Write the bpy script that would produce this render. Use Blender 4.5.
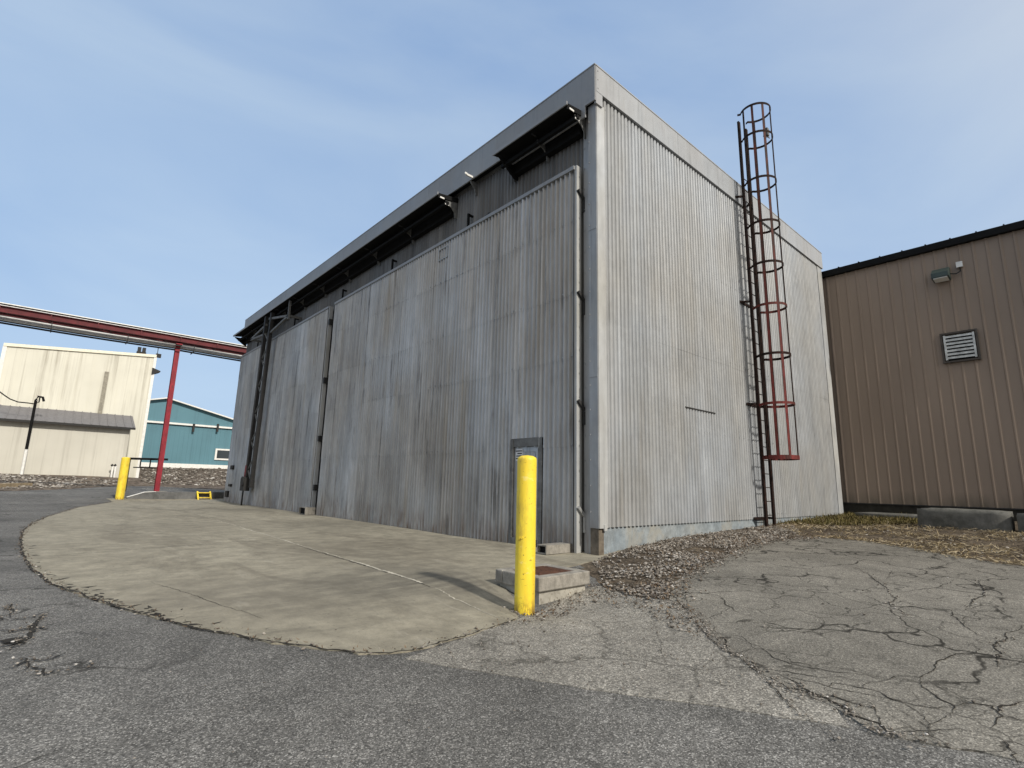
import bpy, math, random
import numpy as np
from mathutils import Vector, Matrix
from mathutils.geometry import delaunay_2d_cdt

random.seed(7); rng = np.random.default_rng(7)
for o in list(bpy.data.objects): bpy.data.objects.remove(o)
SC = bpy.context.scene
COL = SC.collection
rad = math.radians

# ------------------------------------------------------------------ camera
FPX, PITCH, ROLL, YAW, EYE = 525.04, 0.18879, 0.023864, 0.72358, 1.15
_fw = Vector((math.sin(YAW)*math.cos(PITCH), math.cos(YAW)*math.cos(PITCH), math.sin(PITCH)))
_r = _fw.cross(Vector((0, 0, 1))).normalized(); _u = _r.cross(_fw)
CR = _r*math.cos(ROLL) + _u*math.sin(ROLL); CU = -_r*math.sin(ROLL) + _u*math.cos(ROLL)
cam = bpy.data.cameras.new('camera'); cam.sensor_width = 36; cam.lens = FPX*36/1024
cam.clip_start = 0.05; cam.clip_end = 3000
co = bpy.data.objects.new('camera', cam); COL.objects.link(co)
M = Matrix((CR, CU, -_fw)).transposed().to_4x4(); M.translation = (0, 0, EYE)
co.matrix_world = M; SC.camera = co

# ------------------------------------------------------------------ world, sun, exposure
SUN = Vector((-0.015, -0.81, 0.60)).normalized()
w = bpy.data.worlds.new('World'); SC.world = w; w.use_nodes = True
nt = w.node_tree; bg = nt.nodes['Background']
sky = nt.nodes.new('ShaderNodeTexSky'); sky.sky_type = 'NISHITA'; sky.sun_disc = False
sky.sun_elevation = math.asin(SUN.z); sky.sun_rotation = math.atan2(SUN.x, SUN.y)
sky.air_density = 1.0; sky.dust_density = 2.0; sky.ozone_density = 1.5
tc = nt.nodes.new('ShaderNodeTexCoord'); mp = nt.nodes.new('ShaderNodeMapping')
mp.inputs['Scale'].default_value = (1.0, 1.6, 3.2); mp.inputs['Rotation'].default_value = (0.2, 0.3, 0.6)
n1 = nt.nodes.new('ShaderNodeTexNoise'); n1.inputs['Scale'].default_value = 1.5; n1.inputs['Detail'].default_value = 7
n1.inputs['Roughness'].default_value = 0.52; n1.inputs['Distortion'].default_value = 0.5
rp = nt.nodes.new('ShaderNodeValToRGB')
rp.color_ramp.elements[0].position = 0.30; rp.color_ramp.elements[0].color = (1.65, 2.95, 5.2, 1)
rp.color_ramp.elements[1].position = 0.72; rp.color_ramp.elements[1].color = (3.1, 4.25, 5.8, 1)
mx = nt.nodes.new('ShaderNodeMix'); mx.data_type = 'RGBA'; mx.inputs['Factor'].default_value = 0.80
mh = nt.nodes.new('ShaderNodeMix'); mh.data_type = 'RGBA'; mh.inputs['B'].default_value = (5.6, 5.4, 5.1, 1)   # sun haze, mostly out of view, added to warm the ambient light
dt = nt.nodes.new('ShaderNodeVectorMath'); dt.operation = 'DOT_PRODUCT'; dt.inputs[1].default_value = tuple(SUN)
hr = nt.nodes.new('ShaderNodeValToRGB'); hr.color_ramp.interpolation = 'EASE'
mr = nt.nodes.new('ShaderNodeMapRange'); mr.inputs['From Min'].default_value = -0.9; mr.inputs['From Max'].default_value = 1.0
hr.color_ramp.elements[0].position = 0.0; hr.color_ramp.elements[0].color = (0, 0, 0, 1)
hr.color_ramp.elements[1].position = 0.95; hr.color_ramp.elements[1].color = (1, 1, 1, 1)
e_ = hr.color_ramp.elements.new(0.5); e_.color = (0.12, 0.12, 0.12, 1)
sx = nt.nodes.new('ShaderNodeSeparateXYZ'); hz_ = nt.nodes.new('ShaderNodeMapRange')
hz_.inputs['From Min'].default_value = 0.75; hz_.inputs['From Max'].default_value = 0.0; hz_.inputs['To Max'].default_value = 0.6
ml = nt.nodes.new('ShaderNodeMix'); ml.data_type = 'RGBA'; ml.inputs['B'].default_value = (3.9, 5.0, 6.3, 1)        # paler low sky
L = nt.links.new
L(tc.outputs['Generated'], mp.inputs[0]); L(mp.outputs[0], n1.inputs['Vector']); L(n1.outputs['Fac'], rp.inputs[0])
L(rp.outputs[0], mx.inputs['B']); L(sky.outputs[0], mx.inputs['A'])
L(tc.outputs['Generated'], dt.inputs[0]); L(dt.outputs['Value'], mr.inputs['Value']); L(mr.outputs[0], hr.inputs[0])
L(tc.outputs['Generated'], sx.inputs[0]); L(sx.outputs['Z'], hz_.inputs['Value']); L(hz_.outputs[0], ml.inputs['Factor'])
L(mx.outputs['Result'], ml.inputs['A']); L(ml.outputs['Result'], mh.inputs['A']); L(hr.outputs[0], mh.inputs['Factor'])
L(mh.outputs['Result'], bg.inputs[0])
bg.inputs[1].default_value = 0.125
sl = bpy.data.lights.new('sun', 'SUN'); sl.energy = 3.3; sl.angle = rad(3.0); sl.color = (1.0, 0.945, 0.86)
so = bpy.data.objects.new('sun', sl); COL.objects.link(so)
so.rotation_euler = SUN.to_track_quat('Z', 'Y').to_euler()
SC.view_settings.view_transform = 'Standard'; SC.view_settings.look = 'None'
SC.view_settings.exposure = 0.2; SC.view_settings.gamma = 1.0; SC.view_settings.use_curve_mapping = False

# ------------------------------------------------------------------ survey helpers (pixel -> point on a known plane)
def ray(px, py): return CR*(px-512) - CU*(py-384) + _fw*FPX
EYEV = Vector((0, 0, EYE))
def at_x(px, py, X): d = ray(px, py); return EYEV + d*(X/d.x)
def at_y(px, py, Y): d = ray(px, py); return EYEV + d*(Y/d.y)
def at_d(px, py, D): return EYEV + ray(px, py)*(D/FPX)
def at_plane(px, py, p, n): d = ray(px, py); return EYEV + d*((p-EYEV).dot(n)/d.dot(n))

# terrain: linear radial basis through surveyed heights
CTRL = np.array([(7.3, 28, -.05), (7.3, 18, -.03), (7.3, 10, -.03), (7.3, 6, -.02), (3, 24, -.02), (0, 11, -.02), (1.8, 3.5, -.05),
 (3.89, 4.13, -.13), (4.2, 4.1, -.17), (4.1, 5.3, -.01), (5.35, 5.4, -.02), (5.4, 4.15, -.03), (4.8, 4.0, -.12), (3.2, 6, -.03), (2.8, 4.2, -.06),
 (0, 0, -.12), (1.6, 1.8, -.09), (-3, 3, -.08), (-3, 9, -.03), (-10, 5, -.1), (3.4, .4, -.03), (2, -3, -.1), (-4, -6, -.1), (3.2, 2.0, -.06),
 (5.3, 3.3, .02), (7.5, 4.0, .11), (11, 4.5, .2), (13.9, 5.7, .27), (19.5, 5.7, .41), (16, 2.4, .37), (12, 0, .2), (19.5, 0, .5), (20, -8, .5),
 (8, -3, .1), (0, -12, -.1), (5, -12, 0), (7.6, 5.9, 0), (8.2, 5.85, .075), (8.8, 5.85, .1), (9.5, 5.85, .16), (10.5, 5.85, .19), (12, 5.85, .235),
 (5, 31, -.03), (5, 33.5, .2), (5, 36, .28), (1, 31, .03), (1, 39, .3), (-3, 36, .3), (8, 45, .33), (-6, 25, .15), (-2, 46, .65), (-2, 53, 1.0), (4, 52, .95), (4, 47, .45),
 (12, 60, .9), (10.5, 51, .35), (10, 70, 1.6), (18, 75, 2.2), (8, 76, 2.2), (8, 90, 2.3), (-12, 50, 1.1), (-20, 60, 1.3), (30, 80, 2.2), (14, 20, .1), (14, 30, .1),
 (40, 0, .6), (40, 40, 1), (-40, 0, -.2), (-40, 60, 1.2), (0, 140, 2.6), (60, 140, 2.6), (-60, 140, 2.6), (0, -40, -.2)], float)
def _rbf():
    P = CTRL[:, :2]; n = len(P)
    D = np.sqrt(((P[:, None]-P[None])**2).sum(-1) + 0.02)
    A = np.zeros((n+1, n+1)); A[:n, :n] = D; A[:n, n] = 1; A[n, :n] = 1
    return np.linalg.solve(A, np.r_[CTRL[:, 2], 0])
_W = _rbf()
def H(xy):
    xy = np.atleast_2d(np.asarray(xy, float))
    out = np.zeros(len(xy))
    for s in range(0, len(xy), 4000):
        q = xy[s:s+4000]
        D = np.sqrt(((q[:, None]-CTRL[None, :, :2])**2).sum(-1) + 0.02)
        out[s:s+4000] = D @ _W[:-1] + _W[-1]
    r = np.hypot(xy[:, 0], xy[:, 1]-20)
    k = np.clip((r-120)/150, 0, 1)
    return out*(1-k) + 1.0*k
def h1(x, y): return float(H([(x, y)])[0])
def gp(px, py):
    d = ray(px, py); z = 0.0
    for i in range(25):
        p = EYEV + d*((z-EYE)/d.z); z = 0.5*z + 0.5*h1(p.x, p.y)
    return Vector((p.x, p.y, z))

# ------------------------------------------------------------------ mesh builder
GROOVE = (0, .08, .75, 1, 1, .97, .85, .35)
class MB:
    def __init__(s): s.v = []; s.f = []; s.t = []; s.sm = []
    def add(s, verts, faces, smooth=False, tone=0.5):
        b = len(s.v); s.v += [tuple(p) for p in verts]; s.t += [tone]*len(verts)
        s.f += [tuple(i+b for i in f) for f in faces]; s.sm += [smooth]*len(faces); return s
    def box8(s, p, **k):
        return s.add(p, [(0, 3, 2, 1), (4, 5, 6, 7), (0, 1, 5, 4), (1, 2, 6, 5), (2, 3, 7, 6), (3, 0, 4, 7)], **k)
    def box(s, x0, x1, y0, y1, z0, z1, **k):
        return s.box8([(x0, y0, z0), (x1, y0, z0), (x1, y1, z0), (x0, y1, z0), (x0, y0, z1), (x1, y0, z1), (x1, y1, z1), (x0, y1, z1)], **k)
    def beam(s, p, q, w, h, up=(0, 0, 1), **k):
        p = Vector(p); q = Vector(q); d = (q-p).normalized(); up = Vector(up)
        if abs(d.dot(up)) > 0.98: up = Vector((0, 1, 0))
        a = d.cross(up).normalized()*w/2; b = a.cross(d).normalized()*h/2
        return s.box8([p-a-b, p+a-b, q+a-b, q-a-b, p-a+b, p+a+b, q+a+b, q-a+b], **k)
    def tube(s, pts, r, n=8, cap=True, r2=None):
        pts = [Vector(p) for p in pts]; b = []; m = len(pts)
        for i, p in enumerate(pts):
            d = (pts[min(i+1, m-1)]-pts[max(i-1, 0)]).normalized()
            ref = Vector((0, 0, 1)) if abs(d.z) < 0.9 else Vector((1, 0, 0))
            a = d.cross(ref).normalized(); c = d.cross(a)
            rr = r if r2 is None else r+(r2-r)*i/(m-1)
            b += [p+a*rr*math.cos(2*math.pi*k/n)+c*rr*math.sin(2*math.pi*k/n) for k in range(n)]
        f = [(i*n+k, i*n+(k+1) % n, (i+1)*n+(k+1) % n, (i+1)*n+k) for i in range(m-1) for k in range(n)]
        s.add(b, f, True)
        if cap:
            s.add(b[:n], [tuple(range(n))[::-1]]); s.add(b[-n:], [tuple(range(n))])
        return s
    def prism(s, poly, axis, a, b, **k):
        n = len(poly)
        def P(u, v, t): return {'x': (t, u, v), 'y': (u, t, v), 'z': (u, v, t)}[axis]
        vs = [P(u, v, a) for u, v in poly]+[P(u, v, b) for u, v in poly]
        return s.add(vs, [tuple(range(n))[::-1], tuple(range(n, 2*n))]+[(i, (i+1) % n, n+(i+1) % n, n+i) for i in range(n)], **k)
    def corr(s, o, u, nrm, length, zs, pitch=.12, amp=.016, seg=8, sheet=.84, tilt=.007, prof=None, wob=.003, tones=(0, 1), groove=False):
        o = Vector(o); u = Vector(u); nrm = Vector(nrm)
        ns = max(1, round(length/sheet)); per = length/ns
        for r in range(len(zs)-1):
            for k in range(ns):
                tone = random.uniform(*tones); off = random.uniform(-wob, wob)
                m = max(1, round(per/pitch))*seg; vs = []; us = (0, .10, .22, .32, .5, .64, .76, .88)
                dz = random.uniform(-.015, .015) if r else 0
                for i in range(m+1):
                    t = k*per+(per*(i//seg+us[i % seg])*seg/m if groove else per*i/m)
                    if prof: a = prof(t)
                    elif groove: a = amp*GROOVE[i % seg]
                    else: a = amp*math.cos(2*math.pi*i/seg)
                    for e, z in ((0, zs[r]), (1, zs[r+1])):
                        zz = z-(0.06 if (e == 0 and r) else 0)+(dz if e == 0 else 0)
                        p = o+u*t+nrm*(a+off+(tilt if e == 0 else 0)); vs.append((p.x, p.y, zz))
                s.add(vs, [(2*i, 2*i+2, 2*i+3, 2*i+1) for i in range(m)], not groove, tone)
        return s
    def build(s, name, mat, parent=None, bevel=0):
        o = _ORG.get(parent.name, Vector()) if parent else Vector()
        me = bpy.data.meshes.new(name)
        me.from_pydata([(x-o.x, y-o.y, z-o.z) for x, y, z in s.v], [], s.f)
        me.polygons.foreach_set('use_smooth', s.sm)
        a = me.attributes.new('tone', 'FLOAT', 'POINT'); a.data.foreach_set('value', s.t)
        me.materials.append(mat); me.update()
        ob = bpy.data.objects.new(name, me); COL.objects.link(ob)
        if parent: ob.parent = parent; _ORG[ob.name] = o
        if bevel:
            md = ob.modifiers.new('bevel', 'BEVEL'); md.width = bevel; md.segments = 2; md.limit_method = 'ANGLE'
        return ob
_ORG = {}
def thing(name, label, cat, loc, group=None):
    o = bpy.data.objects.new(name, None); COL.objects.link(o); o.location = loc; o.empty_display_size = .2
    o['label'] = label; o['category'] = cat
    if group: o['group'] = group
    _ORG[o.name] = Vector(loc); return o
def struct(o, kind='structure'): o['kind'] = kind; return o

# ------------------------------------------------------------------ materials
class NM:
    def __init__(s, name, rough=.8, metal=0.0, spec=.3):
        s.m = bpy.data.materials.new(name); s.m.use_nodes = True; s.nt = s.m.node_tree
        s.b = s.nt.nodes['Principled BSDF']; s.b.inputs['Roughness'].default_value = rough
        s.b.inputs['Metallic'].default_value = metal; s.b.inputs['Specular IOR Level'].default_value = spec
        s.tc = s.nt.nodes.new('ShaderNodeTexCoord').outputs['Object']
    def put(s, sock, v):
        if hasattr(v, 'is_output'): s.nt.links.new(v, sock)
        elif v is not None: sock.default_value = v
    def map(s, sc):
        n = s.nt.nodes.new('ShaderNodeMapping'); n.inputs['Scale'].default_value = sc; s.put(n.inputs[0], s.tc); return n.outputs[0]
    def noise(s, sc=(1, 1, 1), scale=1, detail=4, rough=.55, dist=0):
        n = s.nt.nodes.new('ShaderNodeTexNoise'); s.put(n.inputs['Vector'], s.map(sc)); n.inputs['Scale'].default_value = scale
        n.inputs['Detail'].default_value = detail; n.inputs['Roughness'].default_value = rough; n.inputs['Distortion'].default_value = dist
        return n.outputs['Fac']
    def voro(s, scale, feature='F1', sc=(1, 1, 1), vec=None, out='Color'):
        n = s.nt.nodes.new('ShaderNodeTexVoronoi'); n.feature = feature; n.inputs['Scale'].default_value = scale
        s.put(n.inputs['Vector'], vec if vec is not None else s.map(sc)); return n.outputs[out]
    def warp(s, amt, scale):
        n = s.nt.nodes.new('ShaderNodeTexNoise'); n.inputs['Scale'].default_value = scale; n.inputs['Detail'].default_value = 4; s.put(n.inputs['Vector'], s.tc)
        a = s.nt.nodes.new('ShaderNodeVectorMath'); a.operation = 'SCALE'; s.put(a.inputs[0], n.outputs['Color']); a.inputs['Scale'].default_value = amt
        b = s.nt.nodes.new('ShaderNodeVectorMath'); s.put(b.inputs[0], s.tc); s.put(b.inputs[1], a.outputs[0]); return b.outputs[0]
    def ramp(s, fac, stops):
        n = s.nt.nodes.new('ShaderNodeValToRGB'); s.put(n.inputs[0], fac); e = n.color_ramp.elements
        while len(e) < len(stops): e.new(.5)
        for i, (p, c) in enumerate(stops):
            e[i].position = p; c = (c,)*3 if isinstance(c, (int, float)) else c; e[i].color = tuple(c)+(1,)
        return n.outputs[0]
    def mix(s, a, b, fac=1.0, mode='MIX'):
        n = s.nt.nodes.new('ShaderNodeMix'); n.data_type = 'RGBA'; n.blend_type = mode; s.put(n.inputs['Factor'], fac)
        for k, v in (('A', a), ('B', b)):
            if isinstance(v, (int, float)): v = (v, v, v, 1)
            elif isinstance(v, tuple) and len(v) == 3: v = v+(1,)
            s.put(n.inputs[k], v)
        return n.outputs['Result']
    def math(s, op, a, b=0.0):
        n = s.nt.nodes.new('ShaderNodeMath'); n.operation = op; s.put(n.inputs[0], a); s.put(n.inputs[1], b); return n.outputs[0]
    def attr(s, name):
        n = s.nt.nodes.new('ShaderNodeAttribute'); n.attribute_name = name; return n.outputs['Fac']
    def island(s): return s.nt.nodes.new('ShaderNodeNewGeometry').outputs['Random Per Island']
    def xyz(s, i):
        n = s.nt.nodes.new('ShaderNodeSeparateXYZ'); s.put(n.inputs[0], s.tc); return n.outputs[i]
    def color(s, c):
        if isinstance(c, tuple) and len(c) == 3: c = c+(1,)
        s.put(s.b.inputs['Base Color'], c); return s
    def bump(s, hgt, dist=.01, strength=1.0):
        n = s.nt.nodes.new('ShaderNodeBump'); n.inputs['Distance'].default_value = dist; n.inputs['Strength'].default_value = strength
        s.put(n.inputs['Height'], hgt); s.put(s.b.inputs['Normal'], n.outputs[0]); return s
    def rough(s, v): s.put(s.b.inputs['Roughness'], v); return s

def galv(name, base, streak, warm=(1, 1, 1), dark=.45, metal=.2, rough=.55, rust=0.0, tonev=.35, blotch=.14, stain=.5):
    q = NM(name, rough, metal, .45)
    a = q.noise((5, 5, .14), 1, 5, .6); b = q.noise((26, 26, .5), 1, 3, .6); c = q.noise((1, 1, .6), .5, 5, .6); d = q.noise((3, 3, .5), 1.2, 6, .7)
    g = q.noise((2.2, 2.2, 1.1), 1, 8, .7, .4)
    f = q.ramp(a, [(.25, 1-streak), (.5, 1.0), (.72, 1+streak)])
    f = q.mix(f, q.ramp(b, [(.3, 1-streak*.35), (.7, 1+streak*.35)]), 1, 'MULTIPLY')
    f = q.mix(f, q.ramp(c, [(.3, 1-blotch*1.3), (.7, 1+blotch)]), 1, 'MULTIPLY')
    f = q.mix(f, q.ramp(g, [(.3, 1-blotch), (.7, 1+blotch*.8)]), 1, 'MULTIPLY')
    f = q.mix(f, q.ramp(q.attr('tone'), [(0, 1-tonev*.5), (.5, 1), (1, 1+tonev*.4)]), 1, 'MULTIPLY')
    col = q.mix(f, q.ramp(q.noise((.8, .8, .5), .6, 4), [(.36, tuple(base*x for x in warm)), (.64, (base*.94, base*.985, base*1.03))]), 1, 'MULTIPLY')
    col = q.mix(col, (base*dark*.6,)*3, q.math('MULTIPLY', q.ramp(q.math('MULTIPLY', d, q.noise((12, 12, .2), 1, 4)), [(.29, 0), (.42, 1)]), stain))
    col = q.mix(col, (base*.74, base*.66, base*.53), q.math('MULTIPLY', q.ramp(q.noise((2.5, 2.5, .25), 1, 6, .65), [(.56, 0), (.70, 1)]), stain*.7))
    col = q.mix(col, (min(.85, base*1.9),)*3, q.ramp(q.noise((9, 9, 1.2), 1, 5, .7), [(.70, 0), (.76, .55)]))
    if rust:
        z = q.ramp(q.xyz(2), [(0, 1), (.6, 0)])
        rf = q.math('MULTIPLY', q.ramp(q.noise((10, 10, 1.5), 1, 5), [(.45, 0), (.65, 1)]), q.math('ADD', q.math('MULTIPLY', z, .8), .06))
        col = q.mix(col, (.14, .075, .04), q.math('MULTIPLY', rf, rust))
    q.color(col).bump(q.noise((1.3, 1.3, .9), 1, 3), .05, .6); q.rough(q.ramp(g, [(.3, rough-.12), (.7, rough+.14)])); return q.m

def plain(name, c, rough=.6, metal=0, var=.25, sc=(3, 3, 3), dirt=None, spec=.35):
    q = NM(name, rough, metal, spec)
    a = q.noise(sc, 2, 5, .6)
    col = q.mix(q.ramp(a, [(.3, 1-var), (.7, 1+var)]), c, 1, 'MULTIPLY')
    if dirt: col = q.mix(col, dirt, q.ramp(q.noise(sc, 5, 6, .7, .5), [(.52, 0), (.68, .85)]))
    return q.color(col).m

M_SIDE = galv('side_metal', .36, .14, (1.01, 1.0, .96), metal=.2, rough=.5, tonev=.08, blotch=.10, stain=.4)
M_FRONT = galv('door_metal', .40, .24, (1.03, 1.0, .95), metal=.42, rough=.42, rust=.8, tonev=.16, blotch=.2, stain=.8)
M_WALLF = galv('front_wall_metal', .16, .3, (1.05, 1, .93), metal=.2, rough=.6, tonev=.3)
M_TRIM = galv('trim_metal', .44, .08, (1.02, 1, .93), metal=.1, rough=.5, tonev=0, stain=.3)
M_FASC = galv('fascia_metal', .28, .03, metal=.05, rough=.55, tonev=.12, blotch=.06, stain=.15)
M_COLUMN = galv('column_metal', .34, .1, (1.02, 1, .96), metal=.2, rough=.5, rust=.9, tonev=0)
M_DARK = plain('dark_steel', (.025, .024, .023), .7)
M_BLACK = plain('black_paint_and_shade', (.009, .009, .009), .8, spec=.12)  # also holds the shade of canopies, soffit and hollow blocks
M_DOORF = plain('weathered_frame', (.13, .13, .125), .7, var=.35, dirt=(.2, .2, .19))
q = NM('rusty_red_steel', .75); z = q.xyz(2)
q.color(q.mix(q.ramp(q.noise((6, 6, 1.5), 2, 5), [(.4, (.035, .018, .014)), (.62, (.11, .028, .02))]), q.ramp(q.noise((5, 5, 2), 4, 5), [(.4, (.19, .03, .027)), (.6, (.10, .022, .018))]),
      q.math('MULTIPLY', q.ramp(q.math('MULTIPLY', z, .1), [(.40, 1), (.72, 0)]), q.ramp(q.noise((3, 3, .5), 2, 3), [(.35, .2), (.6, 1)])))); M_LADDER = q.m
M_RAIL = plain('dark_rail_steel', (.017, .010, .008), .8, var=.5, dirt=(.05, .018, .013), spec=.15)
M_RED = plain('red_painted_steel', (.25, .016, .028), .55, var=.3, sc=(2, 2, 1), dirt=(.12, .02, .02))
M_GIRD = plain('faded_red_steel', (.12, .021, .025), .7, var=.35, sc=(1, 2, 2), dirt=(.05, .02, .02))
q = NM('yellow_paint', .45, 0, .45)
a = q.noise((9, 9, 4), 3, 6, .7)
yc = q.mix((.86, .66, .05), (.78, .54, .03), q.ramp(q.noise((3, 3, .6), 2, 4), [(.4, 0), (.7, 1)]))
yc = q.mix(yc, (.10, .06, .03), q.ramp(q.noise((18, 18, 34), 1, 5, .7), [(.64, 0), (.68, .9)]))
yc = q.mix(yc, (.42, .28, .05), q.ramp(q.noise((7, 7, 2), 1, 7, .75), [(.50, 0), (.72, .8)]))
yc = q.mix(yc, (.9, .8, .35), q.ramp(q.noise((5, 5, 9), 1.3, 6, .7), [(.60, 0), (.68, .45)]))
yc = q.mix(yc, (.16, .09, .03), q.math('MULTIPLY', q.ramp(q.xyz(2), [(.0, 1), (.16, 0)]), q.ramp(a, [(.42, 0), (.55, 1)])))
q.color(yc).bump(a, .004); M_YEL = q.m

def concrete(name, c1, c2, stain, sc=1.0, agg=.12, rough=.85, spots=()):
    q = NM(name, rough, 0, .25)
    big = q.noise((.5*sc, .35*sc, 1), 1, 6, .6, .6); mid = q.noise((3*sc,)*3, 1, 7, .65); fin = q.noise((110,)*3, 1, 3, .75)
    col = q.ramp(big, [(.3, c1), (.7, c2)])
    col = q.mix(col, q.ramp(mid, [(.38, .80), (.62, 1.13)]), 1, 'MULTIPLY')
    col = q.mix(col, q.ramp(fin, [(.3, 1-agg), (.7, 1+agg)]), 1, 'MULTIPLY')
    col = q.mix(col, q.ramp(q.noise((14*sc, 9*sc, 9), 1, 8, .75), [(.3, .86), (.7, 1.12)]), 1, 'MULTIPLY')
    col = q.mix(col, q.ramp(q.noise((1.1*sc, 5*sc, 1), 1, 6, .7, .3), [(.35, .93), (.65, 1.05)]), 1, 'MULTIPLY')
    col = q.mix(col, stain, q.ramp(q.noise((.9*sc, .25*sc, 1), 1, 9, .72, .8), [(.52, 0), (.60, .5)]))
    col = q.mix(col, tuple(x*.35 for x in stain), q.ramp(q.noise((5, 5, 5), 1, 6, .7), [(.66, 0), (.74, .6)]))
    if spots:
        col = q.mix(col, (.075, .068, .055), q.ramp(q.noise((16, 16, 16), 1, 4, .7), [(.64, 0), (.69, .7)]))
        col = q.mix(col, (.42, .39, .32), q.ramp(q.noise((3.5, .9, 1), 1, 9, .8), [(.58, 0), (.66, .4)]))
        col = q.mix(col, (.10, .092, .075), q.ramp(q.noise((.55, 2.6, 1), 1, 9, .75, 1.2), [(.56, 0), (.63, .28)]))
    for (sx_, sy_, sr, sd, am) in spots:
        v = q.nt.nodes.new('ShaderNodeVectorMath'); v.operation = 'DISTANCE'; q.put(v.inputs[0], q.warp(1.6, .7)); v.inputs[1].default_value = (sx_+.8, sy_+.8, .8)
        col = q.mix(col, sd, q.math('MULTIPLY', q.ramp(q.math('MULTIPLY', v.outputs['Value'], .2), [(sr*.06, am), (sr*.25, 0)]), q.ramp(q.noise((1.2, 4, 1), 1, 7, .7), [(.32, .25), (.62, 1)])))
    q.color(col).bump(q.math('ADD', q.math('MULTIPLY', mid, .6), q.math('MULTIPLY', fin, .25)), .012); return q.m
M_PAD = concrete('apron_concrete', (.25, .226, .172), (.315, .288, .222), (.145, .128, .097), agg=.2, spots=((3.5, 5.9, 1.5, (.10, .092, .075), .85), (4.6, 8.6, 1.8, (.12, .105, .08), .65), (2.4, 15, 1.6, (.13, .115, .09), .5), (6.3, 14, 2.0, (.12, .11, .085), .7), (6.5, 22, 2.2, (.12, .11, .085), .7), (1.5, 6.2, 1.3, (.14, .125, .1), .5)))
M_CONC = concrete('rough_concrete', (.24, .22, .19), (.33, .31, .27), (.12, .11, .09), 3)
M_BLOCK = concrete('mossy_block_concrete', (.085, .085, .075), (.17, .165, .15), (.035, .038, .028), 2)
M_SKIRT = concrete('painted_foundation', (.21, .25, .28), (.29, .31, .31), (.33, .31, .26), 2)
M_FLOORC = concrete('bank_wall_concrete', (.10, .10, .10), (.17, .17, .165), (.06, .06, .055), 1)

def asphalt(name, lo, mid, hi, scale=95, tint=(1, .98, .93), cracks=0.0, patch=.25, bumpd=.008, side=False):
    q = NM(name, .88, 0, .25)
    v = q.voro(scale, out='Color'); sep = q.nt.nodes.new('ShaderNodeSeparateColor'); q.put(sep.inputs[0], v)
    sp = q.ramp(sep.outputs[0], [(0, lo), (.45, mid*.85), (.8, mid*1.15), (1, hi)])
    v2 = q.voro(scale*.42, out='Color'); sep2 = q.nt.nodes.new('ShaderNodeSeparateColor'); q.put(sep2.inputs[0], v2)
    sp = q.mix(sp, q.ramp(sep2.outputs[1], [(0, mid*.55), (.9, mid*1.1), (1, hi*1.15)]), .22)
    big = q.noise((.45,)*3, 1, 6, .6, .4); md = q.noise((3,)*3, 1, 6, .65)
    col = q.mix(sp, q.ramp(big, [(.3, 1-patch), (.7, 1+patch)]), 1, 'MULTIPLY')
    col = q.mix(col, q.ramp(md, [(.3, .82), (.7, 1.16)]), 1, 'MULTIPLY')
    col = q.mix(col, tint, 1, 'MULTIPLY')
    hgt = sep.outputs[0]
    if cracks:
        e = q.voro(.85, 'DISTANCE_TO_EDGE', vec=q.warp(.9, 1.6), out='Distance')
        e2 = q.voro(2.2, 'DISTANCE_TO_EDGE', vec=q.warp(.5, 2.5), out='Distance')
        gate = q.ramp(q.noise((.5,)*3, 1, 3), [(.40, 0), (.52, 1)])
        if side: gate = q.math('MULTIPLY', gate, q.ramp(q.math('MULTIPLY', q.xyz(0), -.2), [(.12, 0), (.3, 1)]))
        k = q.math('MULTIPLY', q.ramp(e, [(.006, 1), (.018, 0)]), q.ramp(q.noise((.6,)*3, 1, 3), [(.47, 0), (.56, 1)] if side else [(.40, 0), (.50, 1)]))
        k2 = q.math('MULTIPLY', q.ramp(e2, [(.008, .75), (.02, 0)]), gate)
        col = q.mix(col, (.02, .018, .014), q.math('MULTIPLY', q.math('MAXIMUM', k, k2), cracks))
    q.color(col).bump(q.math('ADD', hgt, q.math('MULTIPLY', md, 2.0)), bumpd, .8); return q.m
M_ASPH = asphalt('dark_asphalt', .03, .15, .45, 150, (1.0, .965, .89), cracks=.7, patch=.34, side=True)
M_OLD = asphalt('worn_asphalt', .07, .27, .6, 120, (1, .94, .82), cracks=.45)
M_SLAB = asphalt('cracked_slab', .08, .215, .42, 140, (1.0, .935, .80), cracks=.95, patch=.28)
def dirt(name, a, b, c, sc=18):
    q = NM(name, .95, 0, .1)
    v = q.voro(sc, out='Color'); sep = q.nt.nodes.new('ShaderNodeSeparateColor'); q.put(sep.inputs[0], v)
    col = q.mix(q.ramp(q.noise((1, 1, 1), 1.2, 6, .65), [(.3, a), (.5, b), (.72, c)]), q.ramp(sep.outputs[0], [(0, .45), (.7, 1.1), (1, 1.7)]), 1, 'MULTIPLY')
    q.color(col).bump(sep.outputs[1], .03); return q.m
M_DIRT = dirt('leafy_dirt', (.055, .042, .03), (.095, .076, .056), (.16, .13, .095), 38)
M_BANK = dirt('gravel_bank', (.085, .06, .04), (.13, .105, .085), (.20, .165, .12), 5)
def scatter_mat(name, stops):
    q = NM(name, .9, 0, .15); q.color(q.ramp(q.island(), stops)); return q.m
M_STONE = scatter_mat('loose_stones', [(0, (.085, .074, .062)), (.35, (.15, .132, .112)), (.7, (.24, .215, .185)), (.93, (.36, .33, .29)), (1, (.5, .48, .45))])
M_LEAF = scatter_mat('dead_leaves', [(0, (.04, .028, .02)), (.4, (.09, .06, .038)), (.75, (.15, .105, .065)), (1, (.25, .19, .13))])
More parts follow.
